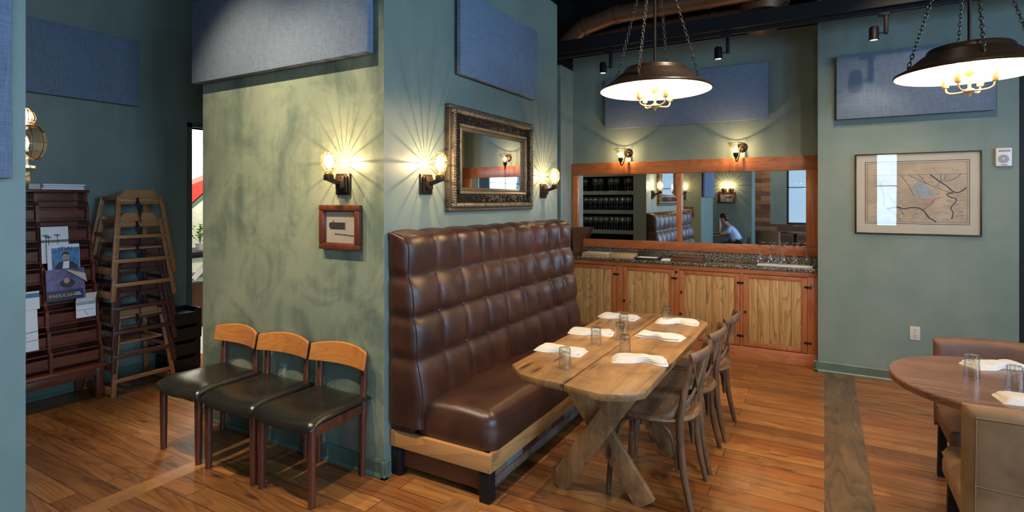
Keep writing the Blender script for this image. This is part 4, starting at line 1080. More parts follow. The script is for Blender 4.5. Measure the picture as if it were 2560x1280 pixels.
def make_wine(loc, label, group, mt='stem_glass', sc=1.0, up=False):
    t = thing('wine_glass', label, 'wine glass', loc, 0, group)
    b = MB(); pr = [(0.031, 0.0), (0.036, 0.018), (0.038, 0.042), (0.033, 0.070), (0.020, 0.090), (0.006, 0.100), (0.0038, 0.108), (0.0035, 0.168), (0.006, 0.176), (0.020, 0.181), (0.034, 0.183), (0.034, 0.1855), (0.001, 0.188)]
    if up: pr = [(r, 0.188-z) for r, z in pr]
    b.lathe([(r*sc, z*sc) for r, z in pr], 20); b.build('bowl_and_stem', mt, t)
    return t
wg = make_wine((-0.555, 5.852, WZ+0.0205), 'leftmost upturned wine glass on the white towel', 'upturned wine glasses on the bar towel')
for x, y, lab in ((-0.465, 5.872, 'second upturned wine glass from the left on the white towel'), (-0.352, 5.845, 'middle upturned wine glass of five in the front on the towel'), (-0.250, 5.870, 'fourth upturned wine glass from the left on the white towel'),
                  (-0.150, 5.858, 'rightmost upturned wine glass on the white towel'), (-0.405, 5.915, 'rear upturned wine glass behind the second and middle ones')):
    dup(wg, (x, y, WZ+0.0205), 0, lab)
make_tumbler((-0.085, 5.92, WZ), 'small tumbler in the right corner of the bar worktop', 'bar tumbler', 0.9)

# ------------------------------------------------------------------ pendant lamps
def chain_mesh(p0, p1, link=0.030):
    b = MB(); p0 = Vector(p0); p1 = Vector(p1); ln = (p1-p0).length; d_ = (p1-p0).normalized()
    n = int(ln/(link*0.74)); u = Vector((0, 0, 1)).cross(d_)
    if u.length < 1e-3: u = Vector((1, 0, 0))
    u.normalize(); v = d_.cross(u)
    for i in range(n):
        c = p0+d_*(i+0.5)*ln/n; s = u if i % 2 else v
        b.tube([c+d_*math.cos(2*PI*k/10)*link*0.5+s*math.sin(2*PI*k/10)*link*0.27 for k in range(10)], 0.0028, 5, closed=True)
    return b
def make_pendant(loc, rz, label):
    t = thing('pendant_lamp', label, 'pendant lamp', loc, rz, 'round enamel pendant lamps on chains')
    out = [(0.328, -0.004), (0.334, 0.002), (0.330, 0.010), (0.312, 0.018), (0.285, 0.034), (0.245, 0.064), (0.212, 0.094), (0.192, 0.106), (0.188, 0.112), (0.186, 0.124), (0.176, 0.134), (0.12, 0.140), (0.001, 0.142)]
    MB().lathe(out, 56).build('shade', 'brown_metal', t, angle=50)
    inn = [(0.328, -0.004), (0.322, 0.004), (0.305, 0.014), (0.280, 0.029), (0.240, 0.058), (0.207, 0.088), (0.183, 0.104), (0.12, 0.112), (0.001, 0.113)]
    MB().lathe(inn, 56).build('enamel_lining', 'enamel', t, angle=60)
    MB().tube([(0, 0, 0.141), (0, 0, 3.9-loc[2])], 0.0085, 10).build('rod', 'bronze', t)
    MB().lathe([(0.001, 0.0), (0.055, 0.0), (0.06, -0.012), (0.03, -0.03), (0.001, -0.03)], 24, Matrix.Translation((0, 0, 3.9-loc[2]))).build('canopy', 'bronze', t)
    hub = MB().lathe([(0.001, -0.128), (0.006, -0.120), (0.010, -0.110), (0.020, -0.104), (0.026, -0.095), (0.020, -0.086), (0.008, -0.080), (0.0065, -0.02), (0.010, -0.016), (0.026, -0.004), (0.028, 0.004), (0.016, 0.008), (0.009, 0.022), (0.006, 0.11)], 20)
    hub.build('stem', 'fixture', t)
    for k in range(4):
        a = PI/4*0.45+k*PI/2; ca, sa = math.cos(a), math.sin(a)
        am = MB().tube([(ca*r, sa*r, z) for r, z in spl([(0.015, -0.095), (0.05, -0.098), (0.085, -0.096), (0.104, -0.085), (0.110, -0.062)], 5)], 0.0048, 8)
        ao = am.build('candle_arm', 'fixture', t)
        MB().lathe([(0.001, -0.064), (0.012, -0.062), (0.0155, -0.056), (0.0155, -0.022), (0.014, -0.018), (0.001, -0.020)], 16, Matrix.Translation((ca*0.11, sa*0.11, 0))).build('socket', 'fixture', ao)
        MB().lathe([(0.001, -0.020), (0.010, -0.014), (0.016, 0.010), (0.014, 0.030), (0.005, 0.052), (0.001, 0.058)], 14, Matrix.Translation((ca*0.11, sa*0.11, 0))).build('bulb', 'bulb_hot', ao)
    for k in range(4):
        a = PI/4*1.25+k*PI/2; ca, sa = math.cos(a), math.sin(a)
        c = chain_mesh((ca*0.262, sa*0.262, 0.062), (ca*0.02, sa*0.02, 0.90)); co = c.build('chain', 'chain', t)
        MB().lathe([(0.001, 0.0), (0.008, 0.0), (0.008, 0.014), (0.001, 0.014)], 10, Matrix.Translation((ca*0.262, sa*0.262, 0.048))).build('eyelet', 'bronze', co)
    MB().lathe([(0.001, -0.02), (0.03, -0.02), (0.03, 0.0), (0.001, 0.0)], 16, Matrix.Translation((0, 0, 0.91))).build('chain_collar', 'bronze', t)
    lamp('POINT', 'pendant_glow', (loc[0], loc[1], loc[2]+0.035), 36, WARM, 0.04)
    return t
make_pendant((-0.900, 3.33, 2.222), 0.5, 'enamel pendant lamp hanging on chains over the trestle table')
make_pendant((0.662, 3.70, 2.222), 0.62, 'enamel pendant lamp hanging on chains over the round walnut table')

# ------------------------------------------------------------------ round table and tub chairs
RX, RY = 0.715, 3.14
t = thing('round_table', 'round walnut dining table at the right edge of the picture', 'table', (RX, RY, 0))
MB().lathe([(0.001, 0.714), (0.440, 0.714), (0.450, 0.720), (0.450, 0.744), (0.446, 0.750), (0.001, 0.750)], 96).build('tabletop', 'walnut', t, angle=30)
MB().lathe([(0.001, 0.02), (0.03, 0.02), (0.04, 0.06), (0.04, 0.70), (0.12, 0.714), (0.001, 0.714)], 24).build('column', 'black_metal', t)
MB().lathe([(0.001, 0.0), (0.26, 0.0), (0.26, 0.010), (0.06, 0.028), (0.001, 0.03)], 40).build('foot', 'black_metal', t)
def make_tub(loc, rz, label, mt, high=0.80, low=0.30, curve=0.03):
    t = thing('upholstered_chair', label, 'chair', loc, rz, 'upholstered chairs at the round table')
    W2 = 0.285
    def bk(u, v, off):
        x = (u-0.5)*2; e = max(0, 1-abs(x)**14)**0.5*max(0, 1-abs(2*v-1)**18)**0.5
        y = 0.25-curve*x*x+0.03*(v-0.4)+off*(0.25+0.75*e)
        return (W2*x, y, low+(high-low)*v-0.012*x*x*v)
    b = MB(); b.grid(lambda u, v: bk(u, v, 0.038), 30, 24); b.grid(lambda u, v: bk(u, v, -0.038), 30, 24)
    ring = [(i/30, 0) for i in range(30)]+[(1, i/24) for i in range(24)]+[(1-i/30, 1) for i in range(30)]+[(0, 1-i/24) for i in range(24)]
    t2 = bmesh.new(); A = [t2.verts.new(bk(u, v, 0.038)) for u, v in ring]; B = [t2.verts.new(bk(u, v, -0.038)) for u, v in ring]
    for i in range(len(ring)): j = (i+1) % len(ring); t2.faces.new((A[i], A[j], B[j], B[i]))
    b._merge(t2); bmesh.ops.remove_doubles(b.bm, verts=b.bm.verts, dist=1e-4)
    bo = b.build('backrest', mt, t, angle=60)
    p = MB(); P = [bk(u, v, 0.0405) for u, v in [(0.06, i/20) for i in range(0, 19)]+[(0.06+0.88*i/24, 0.93) for i in range(25)]+[(0.94, 1-i/20) for i in range(2, 21)]]
    p.tube(P, 0.0022, 6); p.tube([bk(0.06+0.88*i/24, 0.43, 0.0395) for i in range(25)], 0.0016, 6); p.build('seam', mt, bo)
    def st(u, v):
        x = (u-0.5)*2; y = -0.24+0.46*v; e = max(0, 1-max(abs(x)**8, abs(2*v-1)**8))**0.4
        return (0.278*x, y, 0.415+0.05*e)
    b = MB(); b.grid(st, 24, 24); b.box((0, -0.01, 0.365), (0.556, 0.46, 0.105), 0.03, 3); b.build('seat', mt, t, angle=60)
    for x in (-0.245, 0.245):
        for y in (-0.205, 0.225): MB().bar((x, y, 0.0), (x*0.98, y*0.97, 0.33), 0.040, 0.040, (0, 1, 0), 0.004).build('leg', 'black_metal', t)
    return t
tc_ = make_tub((0.735, 2.875, 0), PI, 'tan velvet chair with its back to the camera at the round table', 'velvet', 0.795, 0.27)
make_tub((0.815, 3.645, 0), 0.0, 'brown suede chair behind the round table against the right wall', 'velvet_brown', 0.785, 0.30, 0.06)
tb2 = make_tumbler((0.580, 3.195, TZ), 'tall upside down tumbler left on the round walnut table', 'tumblers on the round table', 1.0)
dup(tb2, (0.700, 3.075, TZ), 0.3, 'tumbler on the round walnut table nearest the tan velvet chair')
for (x, y), rz, lab in (((0.715, 3.44), 0.6, 'folded white napkin at the far side of the round table'), ((0.735, 2.895), 0.15, 'folded white napkin at the near side of the round table')):
    t = thing('folded_napkin', lab, 'napkin', (x, y, TZ), rz, 'napkins on the round table')
    f1, f2 = make_napkin(11+int(y)); f1.build('lower_fold', 'cloth', t); f2.build('upper_fold', 'cloth', t)

# ------------------------------------------------------------------ magazine rack in the nook
RK0, RK1, RKM = 1.455, 2.145, 1.800
t = thing('magazine_rack', 'mahogany stepped magazine rack with wooden pockets in the left nook', 'magazine rack', (0, 0, 0))
NT = 8; TZ0, DZ = 1.555, 0.157
def tx(i): return -5.205+0.0335*i
prof = [(XL+0.012, 0.275), (XL+0.012, 1.625), (tx(0)-0.012, 1.625), (tx(0), 1.600)]
for i in range(NT):
    z = TZ0-DZ*i; prof += [(tx(i), z-0.012), (tx(i)+0.012, z-0.030), (tx(i)+0.026, z-0.045), (tx(i)+0.030, z-DZ*0.6)]
prof += [(tx(NT-1)+0.030, 0.275)]
RX90 = Matrix.Rotation(PI/2, 4, 'X')
for y in (RK0, RKM, RK1-0.02):
    MB().prism(prof, -0.02, 0.0, Matrix.Translation((0, y, 0)) @ RX90).build('side_panel', 'rack', t, smooth=False)
MB().span((XL+0.012, RK0-0.015, 1.612), (tx(0)+0.004, RK1+0.015, 1.634), 0.003).build('top_board', 'rack', t)
MB().span((XL+0.004, RK0, 0.29), (XL+0.011, RK1, 1.61)).build('back_panel', 'rack', t, smooth=False)
for y0, y1 in ((RK0+0.021, RKM-0.001), (RKM+0.021, RK1-0.021)):
    for i in range(NT):
        z = TZ0-DZ*i; x = tx(i)
        b = MB()
        b.bar((x-0.030, y0, z-0.002), (x-0.030, y1, z-0.002), 0.010, 0.050, (1, 0, 0.0), 0.002)   # upper slat
        b.bar((x-0.022, y0, z-0.050), (x-0.022, y1, z-0.050), 0.010, 0.046, (1, 0, 0.0), 0.002)
        b.span((x-0.004, y0, z-0.148), (x+0.008, y1, z-0.078), 0.003)                              # pocket lip
        b.span((x-0.060, y0, z-0.155), (x+0.004, y1, z-0.149))
        b.build('pocket', 'rack', t, smooth=False)
bb = MB(); bb.span((XL+0.012, RK0-0.02, 0.245), (tx(NT)+0.032, RK1+0.02, 0.276), 0.004); bb.build('bottom_board', 'rack', t)
MB().span((tx(NT)-0.01, RK0, 0.185), (tx(NT)+0.012, RK1, 0.244), 0.002).build('apron', 'rack', t)
for y in (RK0+0.03, RK1-0.03):
    for x in (XL+0.045, tx(NT)-0.01): MB().box((x, y, 0.122), (0.045, 0.045, 0.244), 0.003).build('leg', 'rack', t)

def leaflet(name, label, cat, x, yc, z0, w, h, mt, tilt=0.10, th=0.004):
    t = thing(name, label, cat, (x, yc, z0), PI/2); t.rotation_euler = (-tilt, 0, PI/2)
    return t, MB().span((-w/2, -th, 0), (w/2, 0, h)).build('cover', mt, t, smooth=False)
def quad(b, x0, x1, z0, z1, y=-0.0046): b.span((x0, y, z0), (x1, y+0.0006, z1)); return b
XR90 = Matrix.Rotation(PI/2, 4, 'X')
def ell(b, cx, cz, rx, rz, y=-0.0050, n=24):
    b.prism([(cx+rx*math.cos(2*PI*k/n), cz+rz*math.sin(2*PI*k/n)) for k in range(n)], -y-0.0003, -y, XR90); return b
t, c = leaflet('brochure', 'white brochure with a palm tree sketch, upper part of the rack', 'brochure', -5.085, 1.890, 1.075, 0.172, 0.275, 'paper')
b = MB(); quad(b, -0.086, 0.086, 0.155, 0.175)
b.build('beach_band', 'ink_soft', c, smooth=False)
b = MB()
for px, pz in ((-0.058, 0.205), (-0.042, 0.192), (0.014, 0.206)):
    b.strip([(px, 0.130), (px+0.004, 0.165), (px, pz)], 0.004, -0.0052)
    for k in range(6):
        a = 2*PI*k/6+0.3; b.strip([(px, pz), (px+0.014*math.cos(a), pz+0.006+0.007*math.sin(a)), (px+0.022*math.cos(a), pz+0.005*math.sin(a))], 0.004, -0.0053)
b.build('palm_sketch', 'ink', c, smooth=False)
t, c = leaflet('magazine', 'magazine with a dark haired man in a black jacket on its cover', 'magazine', -5.042, 1.930, 0.930, 0.205, 0.285, 'paper')
quad(MB(), -0.076, 0.100, 0.06, 0.258).build('cover_photo', 'cover_sky', c, smooth=False)
b = MB(); b.prism([(-0.06, 0.06), (0.09, 0.06), (0.088, 0.115), (0.055, 0.150), (0.012, 0.162), (-0.035, 0.148), (-0.058, 0.115)], 0.0049, 0.0052, XR90); b.build('black_jacket', 'ink', c, smooth=False)
b = MB(); b.prism([(-0.012, 0.10), (0.030, 0.10), (0.034, 0.155), (-0.004, 0.155)], 0.0053, 0.0055, XR90); b.build('white_shirt', 'paper', c, smooth=False)
b = MB(); ell(b, 0.012, 0.208, 0.0235, 0.019, -0.0054); b.build('hair_back', 'ink', c, smooth=False)
ell(MB(), 0.012, 0.187, 0.021, 0.030, -0.0057).build('face', 'skin', c, smooth=False)
b = MB(); b.prism([(-0.010, 0.204), (0.004, 0.210), (0.020, 0.206), (0.034, 0.203), (0.032, 0.218), (0.012, 0.227), (-0.008, 0.218)], 0.0060, 0.0062, XR90); b.strip([(0.006, 0.169), (0.018, 0.169)], 0.002, -0.0061); ell(b, 0.012, 0.160, 0.012, 0.003, -0.0060, 10); ell(b, 0.004, 0.191, 0.003, 0.002, -0.0062, 8); ell(b, 0.020, 0.191, 0.003, 0.002, -0.0062, 8); b.build('hair', 'ink', c, smooth=False)
text_mesh('title', 'JTIAI', 0.045, 'ink', c, Matrix.Translation((0.012, -0.0050, 0.248)) @ XR90, 0.0003)
t, c = leaflet('magazine', 'dark magazine with yellow PADUCAH! lettering and a curled corner', 'magazine', -5.000, 1.925, 0.795, 0.245, 0.235, 'cover_violet')
quad(MB(), -0.1225, 0.110, 0.0, 0.075).build('navy_band', 'cover_navy', c, smooth=False)
text_mesh('yellow_title', 'PADUCAH!', 0.033, 'yellow', c, Matrix.Translation((-0.022, -0.0052, 0.036)) @ XR90, 0.0003)
b = MB(); quad(b, 0.058, 0.095, 0.030, 0.036, -0.0052); quad(b, 0.058, 0.088, 0.044, 0.050, -0.0052); b.build('small_print', 'paper', c, smooth=False)
quad(MB(), -0.115, -0.095, 0.026, 0.046, -0.0052).build('red_stamp', 'red', c, smooth=False)
b = MB(); ell(b, 0.01, 0.125, 0.05, 0.032); b.build('dark_figure', 'ink', c, smooth=False)
ell(MB(), 0.005, 0.145, 0.018, 0.022, -0.0056).build('face', 'skin', c, smooth=False)
b = MB(); b.grid(lambda u, v: (-0.01+0.135*u, -0.007-0.030*math.sin(u*1.5)*v-0.002, 0.235-0.045*u-(0.10*u)*v*(1-0.3*v)), 12, 8); b.build('curled_page', 'cream', c)
t, c = leaflet('brochure', 'small folded brochure with blue sketch at the right of the rack', 'brochure', -4.985, 2.045, 0.645, 0.130, 0.125, 'paper', 0.05)
b = MB(); b.grid(lambda u, v: (-0.065+0.13*u+0.022*v, -0.002+0.02*math.sin(v*1.5), 0.125+0.058*v), 4, 6); b.build('bent_flap', 'cream', c)
b = MB(); quad(b, -0.062, 0.062, 0.095, 0.122); quad(b, -0.062, 0.062, 0.055, 0.060); b.build('blue_print', 'wash_blue', c, smooth=False)
MB().strip([(-0.01, 0.05), (0.0, 0.03), (0.012, 0.012)], 0.003, -0.0052).build('sketch', 'ink_soft', c, smooth=False)
t, c = leaflet('brochure', 'white brochure with a teal band in the left column of the rack', 'brochure', -5.010, 1.690, 0.755, 0.150, 0.130, 'paper')
quad(MB(), -0.075, 0.075, 0.085, 0.118).build('teal_band', 'teal_print', c, smooth=False)
t, c = leaflet('brochure', 'tall white brochure with a pen sketch low in the left column', 'brochure', -4.985, 1.668, 0.455, 0.165, 0.300, 'paper')
b = MB(); b.strip([(-0.08, 0.130), (0.08, 0.140)], 0.004, -0.0052); b.strip([(-0.08, 0.07), (0.08, 0.078)], 0.003, -0.0052); b.strip([(0.005, 0.165), (0.0, 0.13), (0.012, 0.10)], 0.003, -0.0052); b.build('pen_sketch', 'ink', c, smooth=False)
# booklets and lamp on top of the rack
for i, (y0, y1, x0, h, mt, lab) in enumerate(((1.850, 2.128, -5.31, 0.014, 'paper', 'lowest white booklet of the pile on the rack top'), (1.860, 2.122, -5.30, 0.013, 'paper', 'middle white booklet of the pile on the rack top'), (1.855, 2.132, -5.305, 0.013, 'paper', 'topmost white booklet of the pile on the rack top'))):
    z = 1.6345+i*0.0155
    o = MB().span((x0, y0, z), (-5.212+0.004*i, y1, z+h), 0.0015).build('booklet', mt); tag(o, lab, 'booklet', 'white booklets on the rack top')
o = MB().span((-5.315, 1.775, 1.6345), (-5.225, 1.845, 1.678), 0.003).build('paperback_book', 'cream'); tag(o, 'thick cream paperback left of the white booklets on the rack', 'book')
# double gourd leaded glass sconce on the rear face of the nearest pillar
t = thing('lantern_sconce', 'amber leaded glass sconce peeking out behind the nearest wall edge', 'wall lamp', (-2.490, 0.72, 1.69), PI)
b = MB(); b.box((0, -0.006, -0.06), (0.115, 0.012, 0.125), 0.003); b.box((0, -0.018, -0.06), (0.085, 0.014, 0.095), 0.004); b.build('back_plate', 'bronze', t)
b = MB(); b.bar((0, -0.02, -0.07), (0, -0.125, -0.065), 0.034, 0.030, r=0.003); b.box((0, -0.115, -0.05), (0.020, 0.020, 0.03), 0.003); b.build('arm', 'brass', t)
MB().lathe([(0.001, -0.034), (0.014, -0.034), (0.030, -0.024), (0.030, -0.016), (0.010, -0.012), (0.008, 0.006), (0.001, 0.006)], 20, Matrix.Translation((0, -0.115, 0))).build('drip_cup', 'steel', t)
lo = [(0.030, 0.005), (0.046, 0.014), (0.058, 0.040), (0.062, 0.070), (0.056, 0.105), (0.040, 0.128), (0.022, 0.135)]
up = [(0.022, 0.135), (0.030, 0.148), (0.031, 0.160), (0.024, 0.178), (0.012, 0.191), (0.002, 0.196)]
for nm, pr in (('lower_shade', lo), ('upper_shade', up)):
    g = MB().lathe(pr, 10, Matrix.Translation((0, -0.115, 0))).build(nm, 'amber_glass', t, angle=5)
    r = MB()
    for k in range(10):
        a = 2*PI*k/10; r.tube([(p*math.cos(a), -0.115+p*math.sin(a), z) for p, z in pr], 0.0014, 5)
    for p, z in pr[1:-1:2]: r.tube([(p*math.cos(2*PI*k/20), -0.115+p*math.sin(2*PI*k/20), z) for k in range(20)], 0.0013, 5, closed=True)
    r.build('leading', 'bronze', g)
MB().ball((0, -0.115, 0.160), (0.018, 0.018, 0.024), 14).build('bulb', 'bulb', t)
MB().ball((0, -0.115, 0.065), (0.012, 0.012, 0.022), 12).build('bulb', 'bulb', t)
lamp('POINT', 'sconce_glow', (-2.490, 0.835, 1.85), 4.5, WARM, 0.006)

# ------------------------------------------------------------------ stacked high chairs (front towards +X)
def make_high(loc, label, mt):
    t = thing('high_chair', label, 'high chair', loc, 0, 'stacked wooden high chairs')
    yb, yt = 0.232, 0.158
    for s in (-1, 1):
        MB().bar((0.225, yb*s, 0), (0.145, yt*s, 0.640), 0.034, 0.022, (1, 0, 0), 0.003).build('front_leg', mt, t)
        MB().bar((-0.225, yb*s, 0), (-0.110, yt*s, 0.640), 0.034, 0.022, (1, 0, 0), 0.003).build('rear_leg', mt, t)
        for z in (0.045, 0.33):
            f = z/0.64; y = (yb+(yt-yb)*f)*s
            MB().bar((0.225-0.08*f, y, z), (-0.225+0.115*f, y, z), 0.020, 0.055 if z < 0.1 else 0.03, (0, 0, 1), 0.002).build('side_rail', mt, t)
        MB().bar((0.150, yt*s, 0.622), (-0.115, yt*s, 0.622), 0.022, 0.034, (0, 0, 1), 0.003).build('arm_rail', mt, t)
    for z, hh in ((0.122, 0.030), (0.312, 0.028), (0.605, 0.026)):
        f = z/0.64; y = yb+(yt-yb)*f; x = 0.225-0.08*f
        MB().span((x-0.009, -y-0.010, z-hh/2), (x+0.011, y+0.010, z+hh/2), 0.003).build('front_rung', mt, t)
    MB().span((-0.135, -0.165, 0.44), (-0.115, 0.165, 0.475), 0.003).build('rear_rung', mt, t)
    MB().span((-0.13, -0.165, 0.395), (0.165, 0.165, 0.413), 0.004).build('seat', mt, t)
    MB().prism([(-0.155, 0.575), (0.155, 0.575), (0.155, 0.632), (0.105, 0.692), (-0.105, 0.692), (-0.155, 0.632)], 0.112, 0.130, Matrix.Rotation(PI/2, 4, 'Z') @ RX90 @ Matrix.Scale(-1, 4, (0, 0, 1)) @ Matrix.Translation((0, 0, -0.242+0.0))).build('backrest', mt, t)
    MB().tube(spl([(0.168, -0.035, 0.625), (0.180, -0.03, 0.56), (0.172, -0.01, 0.48), (0.150, 0.0, 0.415)], 5), 0.01, 8, flat=(0.002, 0.018, (0, 0, 1))).build('strap', 'strap', t)
    return t
HL = make_high((-5.055, 2.395, 0.0), 'honey coloured wooden high chair at the bottom of the stack', 'hc_light')
HD = make_high((-5.055, 2.395, 0.189), 'dark stained high chair, second from the bottom of the stack', 'hc_dark')
dup(HD, (-5.052, 2.397, 0.378), 0, 'dark stained high chair, third from the bottom of the stack')
dup(HD, (-5.057, 2.393, 0.567), 0, 'dark stained high chair, third from the top of the stack')
dup(HL, (-5.053, 2.392, 0.756), 0, 'honey coloured high chair, second from the top of the stack')
dup(HL, (-5.055, 2.396, 0.945), 0, 'topmost honey coloured high chair of the tall stack')

# ------------------------------------------------------------------ black booster seats by the kitchen door
def make_bin(loc, label):
    t = thing('booster_seat', label, 'booster seat', loc, 0, 'stacked black booster seats')
    b = MB(); w2, d2, h = 0.135, 0.125, 0.138
    b.span((-d2, -w2, 0), (d2, w2, 0.012), 0.004); b.span((-d2, -w2, 0.012), (-d2+0.012, w2, h), 0.004); b.span((-d2, -w2, 0.012), (d2, -w2+0.012, h), 0.004); b.span((-d2, w2-0.012, 0.012), (d2, w2, h), 0.004)
    b.prism([(-w2, 0.012), (w2, 0.012), (w2, h), (w2-0.03, h), (w2-0.06, h-0.030), (-w2+0.06, h-0.030), (-w2+0.03, h), (-w2, h)], d2-0.012, d2, Matrix.Rotation(PI/2, 4, 'Z') @ RX90)
    b.build('shell', 'black_plastic', t, angle=30)
    MB().span((-d2+0.014, -w2+0.014, h-0.060), (d2-0.014, w2-0.014, h-0.046), 0.004).build('seat_pad', 'black_plastic', t)
    return t
bn = make_bin((-5.18, 2.850, 0), 'lowest black booster seat in the stack by the kitchen door')
for k, lab in enumerate(('second lowest black booster seat by the kitchen door', 'third black booster seat from the floor by the kitchen door', 'topmost black booster seat in the stack by the kitchen door')):
    dup(bn, (-5.18+0.004*(k % 2), 2.852+0.004*k, 0.1385*(k+1)), 0.03*((k % 2)*2-1), lab)

# ------------------------------------------------------------------ glimpse of the kitchen
struct(MB().span((-7.5, 2.6, 0), (XL-0.14, 5.5, 0.002)).build('floor_kitchen', 'concrete', smooth=False))
t = thing('prep_table', 'pale trestle work table seen through the kitchen doorway', 'table', (-6.85, 4.20, 0))
MB().span((-0.35, -0.65, 0.86), (0.30, 0.65, 0.93), 0.004).build('top', 'black_metal', t)
MB().span((-0.33, -0.63, 0.80), (0.28, 0.63, 0.858), 0.003).build('apron', 'plastic', t)
for y in (-0.30, 0.10):
    MB().bar((0.26, y-0.10, 0.60), (0.26, y+0.12, 0.82), 0.05, 0.03, (1, 0, 0)).build('brace', 'plastic', t)
for y in (-0.58, 0.58):
    for x in (-0.28, 0.25): MB().box((x, y, 0.40), (0.05, 0.05, 0.80), 0.003).build('leg', 'plastic', t)
MB().span((-0.30, -0.60, 0.585), (0.27, 0.60, 0.61), 0.003).build('shelf', 'plastic_grey', t)
t = thing('waste_bin', 'dark red waste bin under the kitchen table', 'bin', (-6.78, 3.98, 0.003))
MB().lathe([(0.001, 0.0), (0.15, 0.0), (0.18, 0.50), (0.185, 0.52), (0.001, 0.525)], 28).build('body', 'teak_red', t)
t = thing('slanted_awning', 'grey slanted awning with a red top edge in the kitchen', 'awning', (-7.0, 4.1, 1.36))
MB().prism([(-0.32, 0.0), (-0.27, 0.0), (0.32, 0.46), (0.32, 0.56), (0.25, 0.50)], -0.15, 0.15, Matrix.Rotation(PI/2, 4, 'Z') @ RX90).build('panel', 'trim', t, smooth=False)
MB().prism([(-0.32, 0.02), (0.25, 0.53), (0.20, 0.545), (-0.32, 0.32)], -0.149, 0.149, Matrix.Rotation(PI/2, 4, 'Z') @ RX90).build('red_edge', 'red', t, smooth=False)
MB().bar((0.0, 0.30, 0.42), (-0.495, 0.30, 0.42), 0.03, 0.03).build('wall_bracket', 'black_metal', t)
t = thing('herb_pot', 'small green herb in a pot on the kitchen table', 'plant', (-6.75, 3.98, 0.931))
MB().lathe([(0.001, 0), (0.04, 0), (0.055, 0.09), (0.05, 0.09), (0.001, 0.085)], 18).build('pot', 'plastic', t)
b = MB(); rr.seed(5)
for k in range(40):
    a = rr.uniform(0, 2*PI); r = rr.uniform(0.0, 0.09); z = rr.uniform(0.16, 0.34)
    b.tube([(0, 0, 0.08), (r*0.4*math.cos(a), r*0.4*math.sin(a), z*0.7), (r*math.cos(a), r*math.sin(a), z)], 0.0015, 4)
    b.ball((r*math.cos(a), r*math.sin(a), z), (0.022, 0.018, 0.010), 6)
b.build('foliage', 'leaf', t)

# ------------------------------------------------------------------ stemware shelves in the end of the pillar (seen in the bar mirror)
struct(MB().span((-3.87, 4.30, 1.895), (XM, 4.584, 3.35)).build('wall_middle_end', 'wall', smooth=False))
t = thing('glass_shelves', 'green painted built in shelves of stemware reflected in the bar mirror', 'shelves', (0, 0, 0))
MB().span((-2.325, 4.301, 0), (XM, 4.584, 1.894)).build('side_panel', 'wall', t, smooth=False); MB().span((-3.87, 4.301, 0), (-3.35, 4.584, 1.894)).build('side_panel', 'wall', t, smooth=False)
MB().span((-3.35, 4.301, 0), (-2.325, 4.315, 1.894)).build('back_panel', 'dark', t, smooth=False)
for z0, z1 in ((1.632, 1.683), (1.359, 1.410), (1.072, 1.125), (0.86, 0.90)):
    MB().span((-3.35, 4.316, z0), (-2.325, 4.584, z1)).build('shelf', 'wall', t, smooth=False)
sg = make_wine((-3.30, 4.53, 1.6835), 'stemmed glass on the top shelf reflected in the bar mirror', 'stemware on the top shelf', 'stem_glass', 1.0, True)
lab = {0: ('stemmed glass on the top shelf reflected in the bar mirror', 'stemware on the top shelf'), 1: ('stemmed glass on the middle shelf reflected in the bar mirror', 'stemware on the middle shelf'), 2: ('stemmed glass on the lower shelf reflected in the bar mirror', 'stemware on the lower shelf')}
for row, z in enumerate((1.6835, 1.4105, 1.1255)):
    for k in range(12):
        for dpt in range(2):
            if row == 0 and k == 0 and dpt == 0: continue
            if row == 0 and (k+dpt) % 3 == 1: continue
            o = dup(sg, (-3.30+k*0.080+0.01*dpt, 4.53-0.10*dpt, z), 0, lab[row][0]); o['group'] = lab[row][1]

# ------------------------------------------------------------------ the room behind the camera, seen in the mirrors
car_picture((-2.05, -2.0, 1.62), PI, 0.36, 0.28, 'framed picture on the far green wall reflected in the bar mirror')
wall_sconce((-2.12, -2.0, 1.78), PI, 'left glowing sconce of two on the far wall in the bar mirror')
wall_sconce((-1.96, -2.0, 1.78), PI, 'right glowing sconce of two on the far wall in the bar mirror')
t = thing('dining_table', 'small dark table in front of the seated person in the bar mirror', 'table', (-2.30, -1.30, 0))
MB().span((-0.40, -0.35, 0.70), (0.34, 0.35, 0.735), 0.004).build('tabletop', 'walnut', t)
MB().lathe([(0.001, 0.0), (0.22, 0.0), (0.22, 0.012), (0.04, 0.03), (0.035, 0.70), (0.001, 0.70)], 24).build('pedestal', 'black_metal', t)
tag(MB().lathe([(0.001, 0), (0.06, 0), (0.10, 0.012), (0.10, 0.016), (0.001, 0.010)], 24, Matrix.Translation((-2.18, -1.22, 0.7355))).build('dinner_plate', 'enamel'), 'white plate in front of the seated person in the mirror', 'plate')
ch = thing('side_chair', 'dark side chair under the person in the bar mirror', 'chair', (-1.70, -1.30, 0))
MB().span((-0.21, -0.21, 0.40), (0.20, 0.21, 0.45), 0.012).build('seat', 'black_leather', ch)
MB().span((0.20, -0.20, 0.46), (0.235, 0.20, 0.72), 0.01).build('backrest', 'black_leather', ch)
for x in (-0.18, 0.215):
    for y in (-0.18, 0.18): MB().span((x-0.017, y-0.017, 0), (x+0.017, y+0.017, 0.399 if x < 0 else 0.459), 0.003).build('leg', 'black_metal', ch)
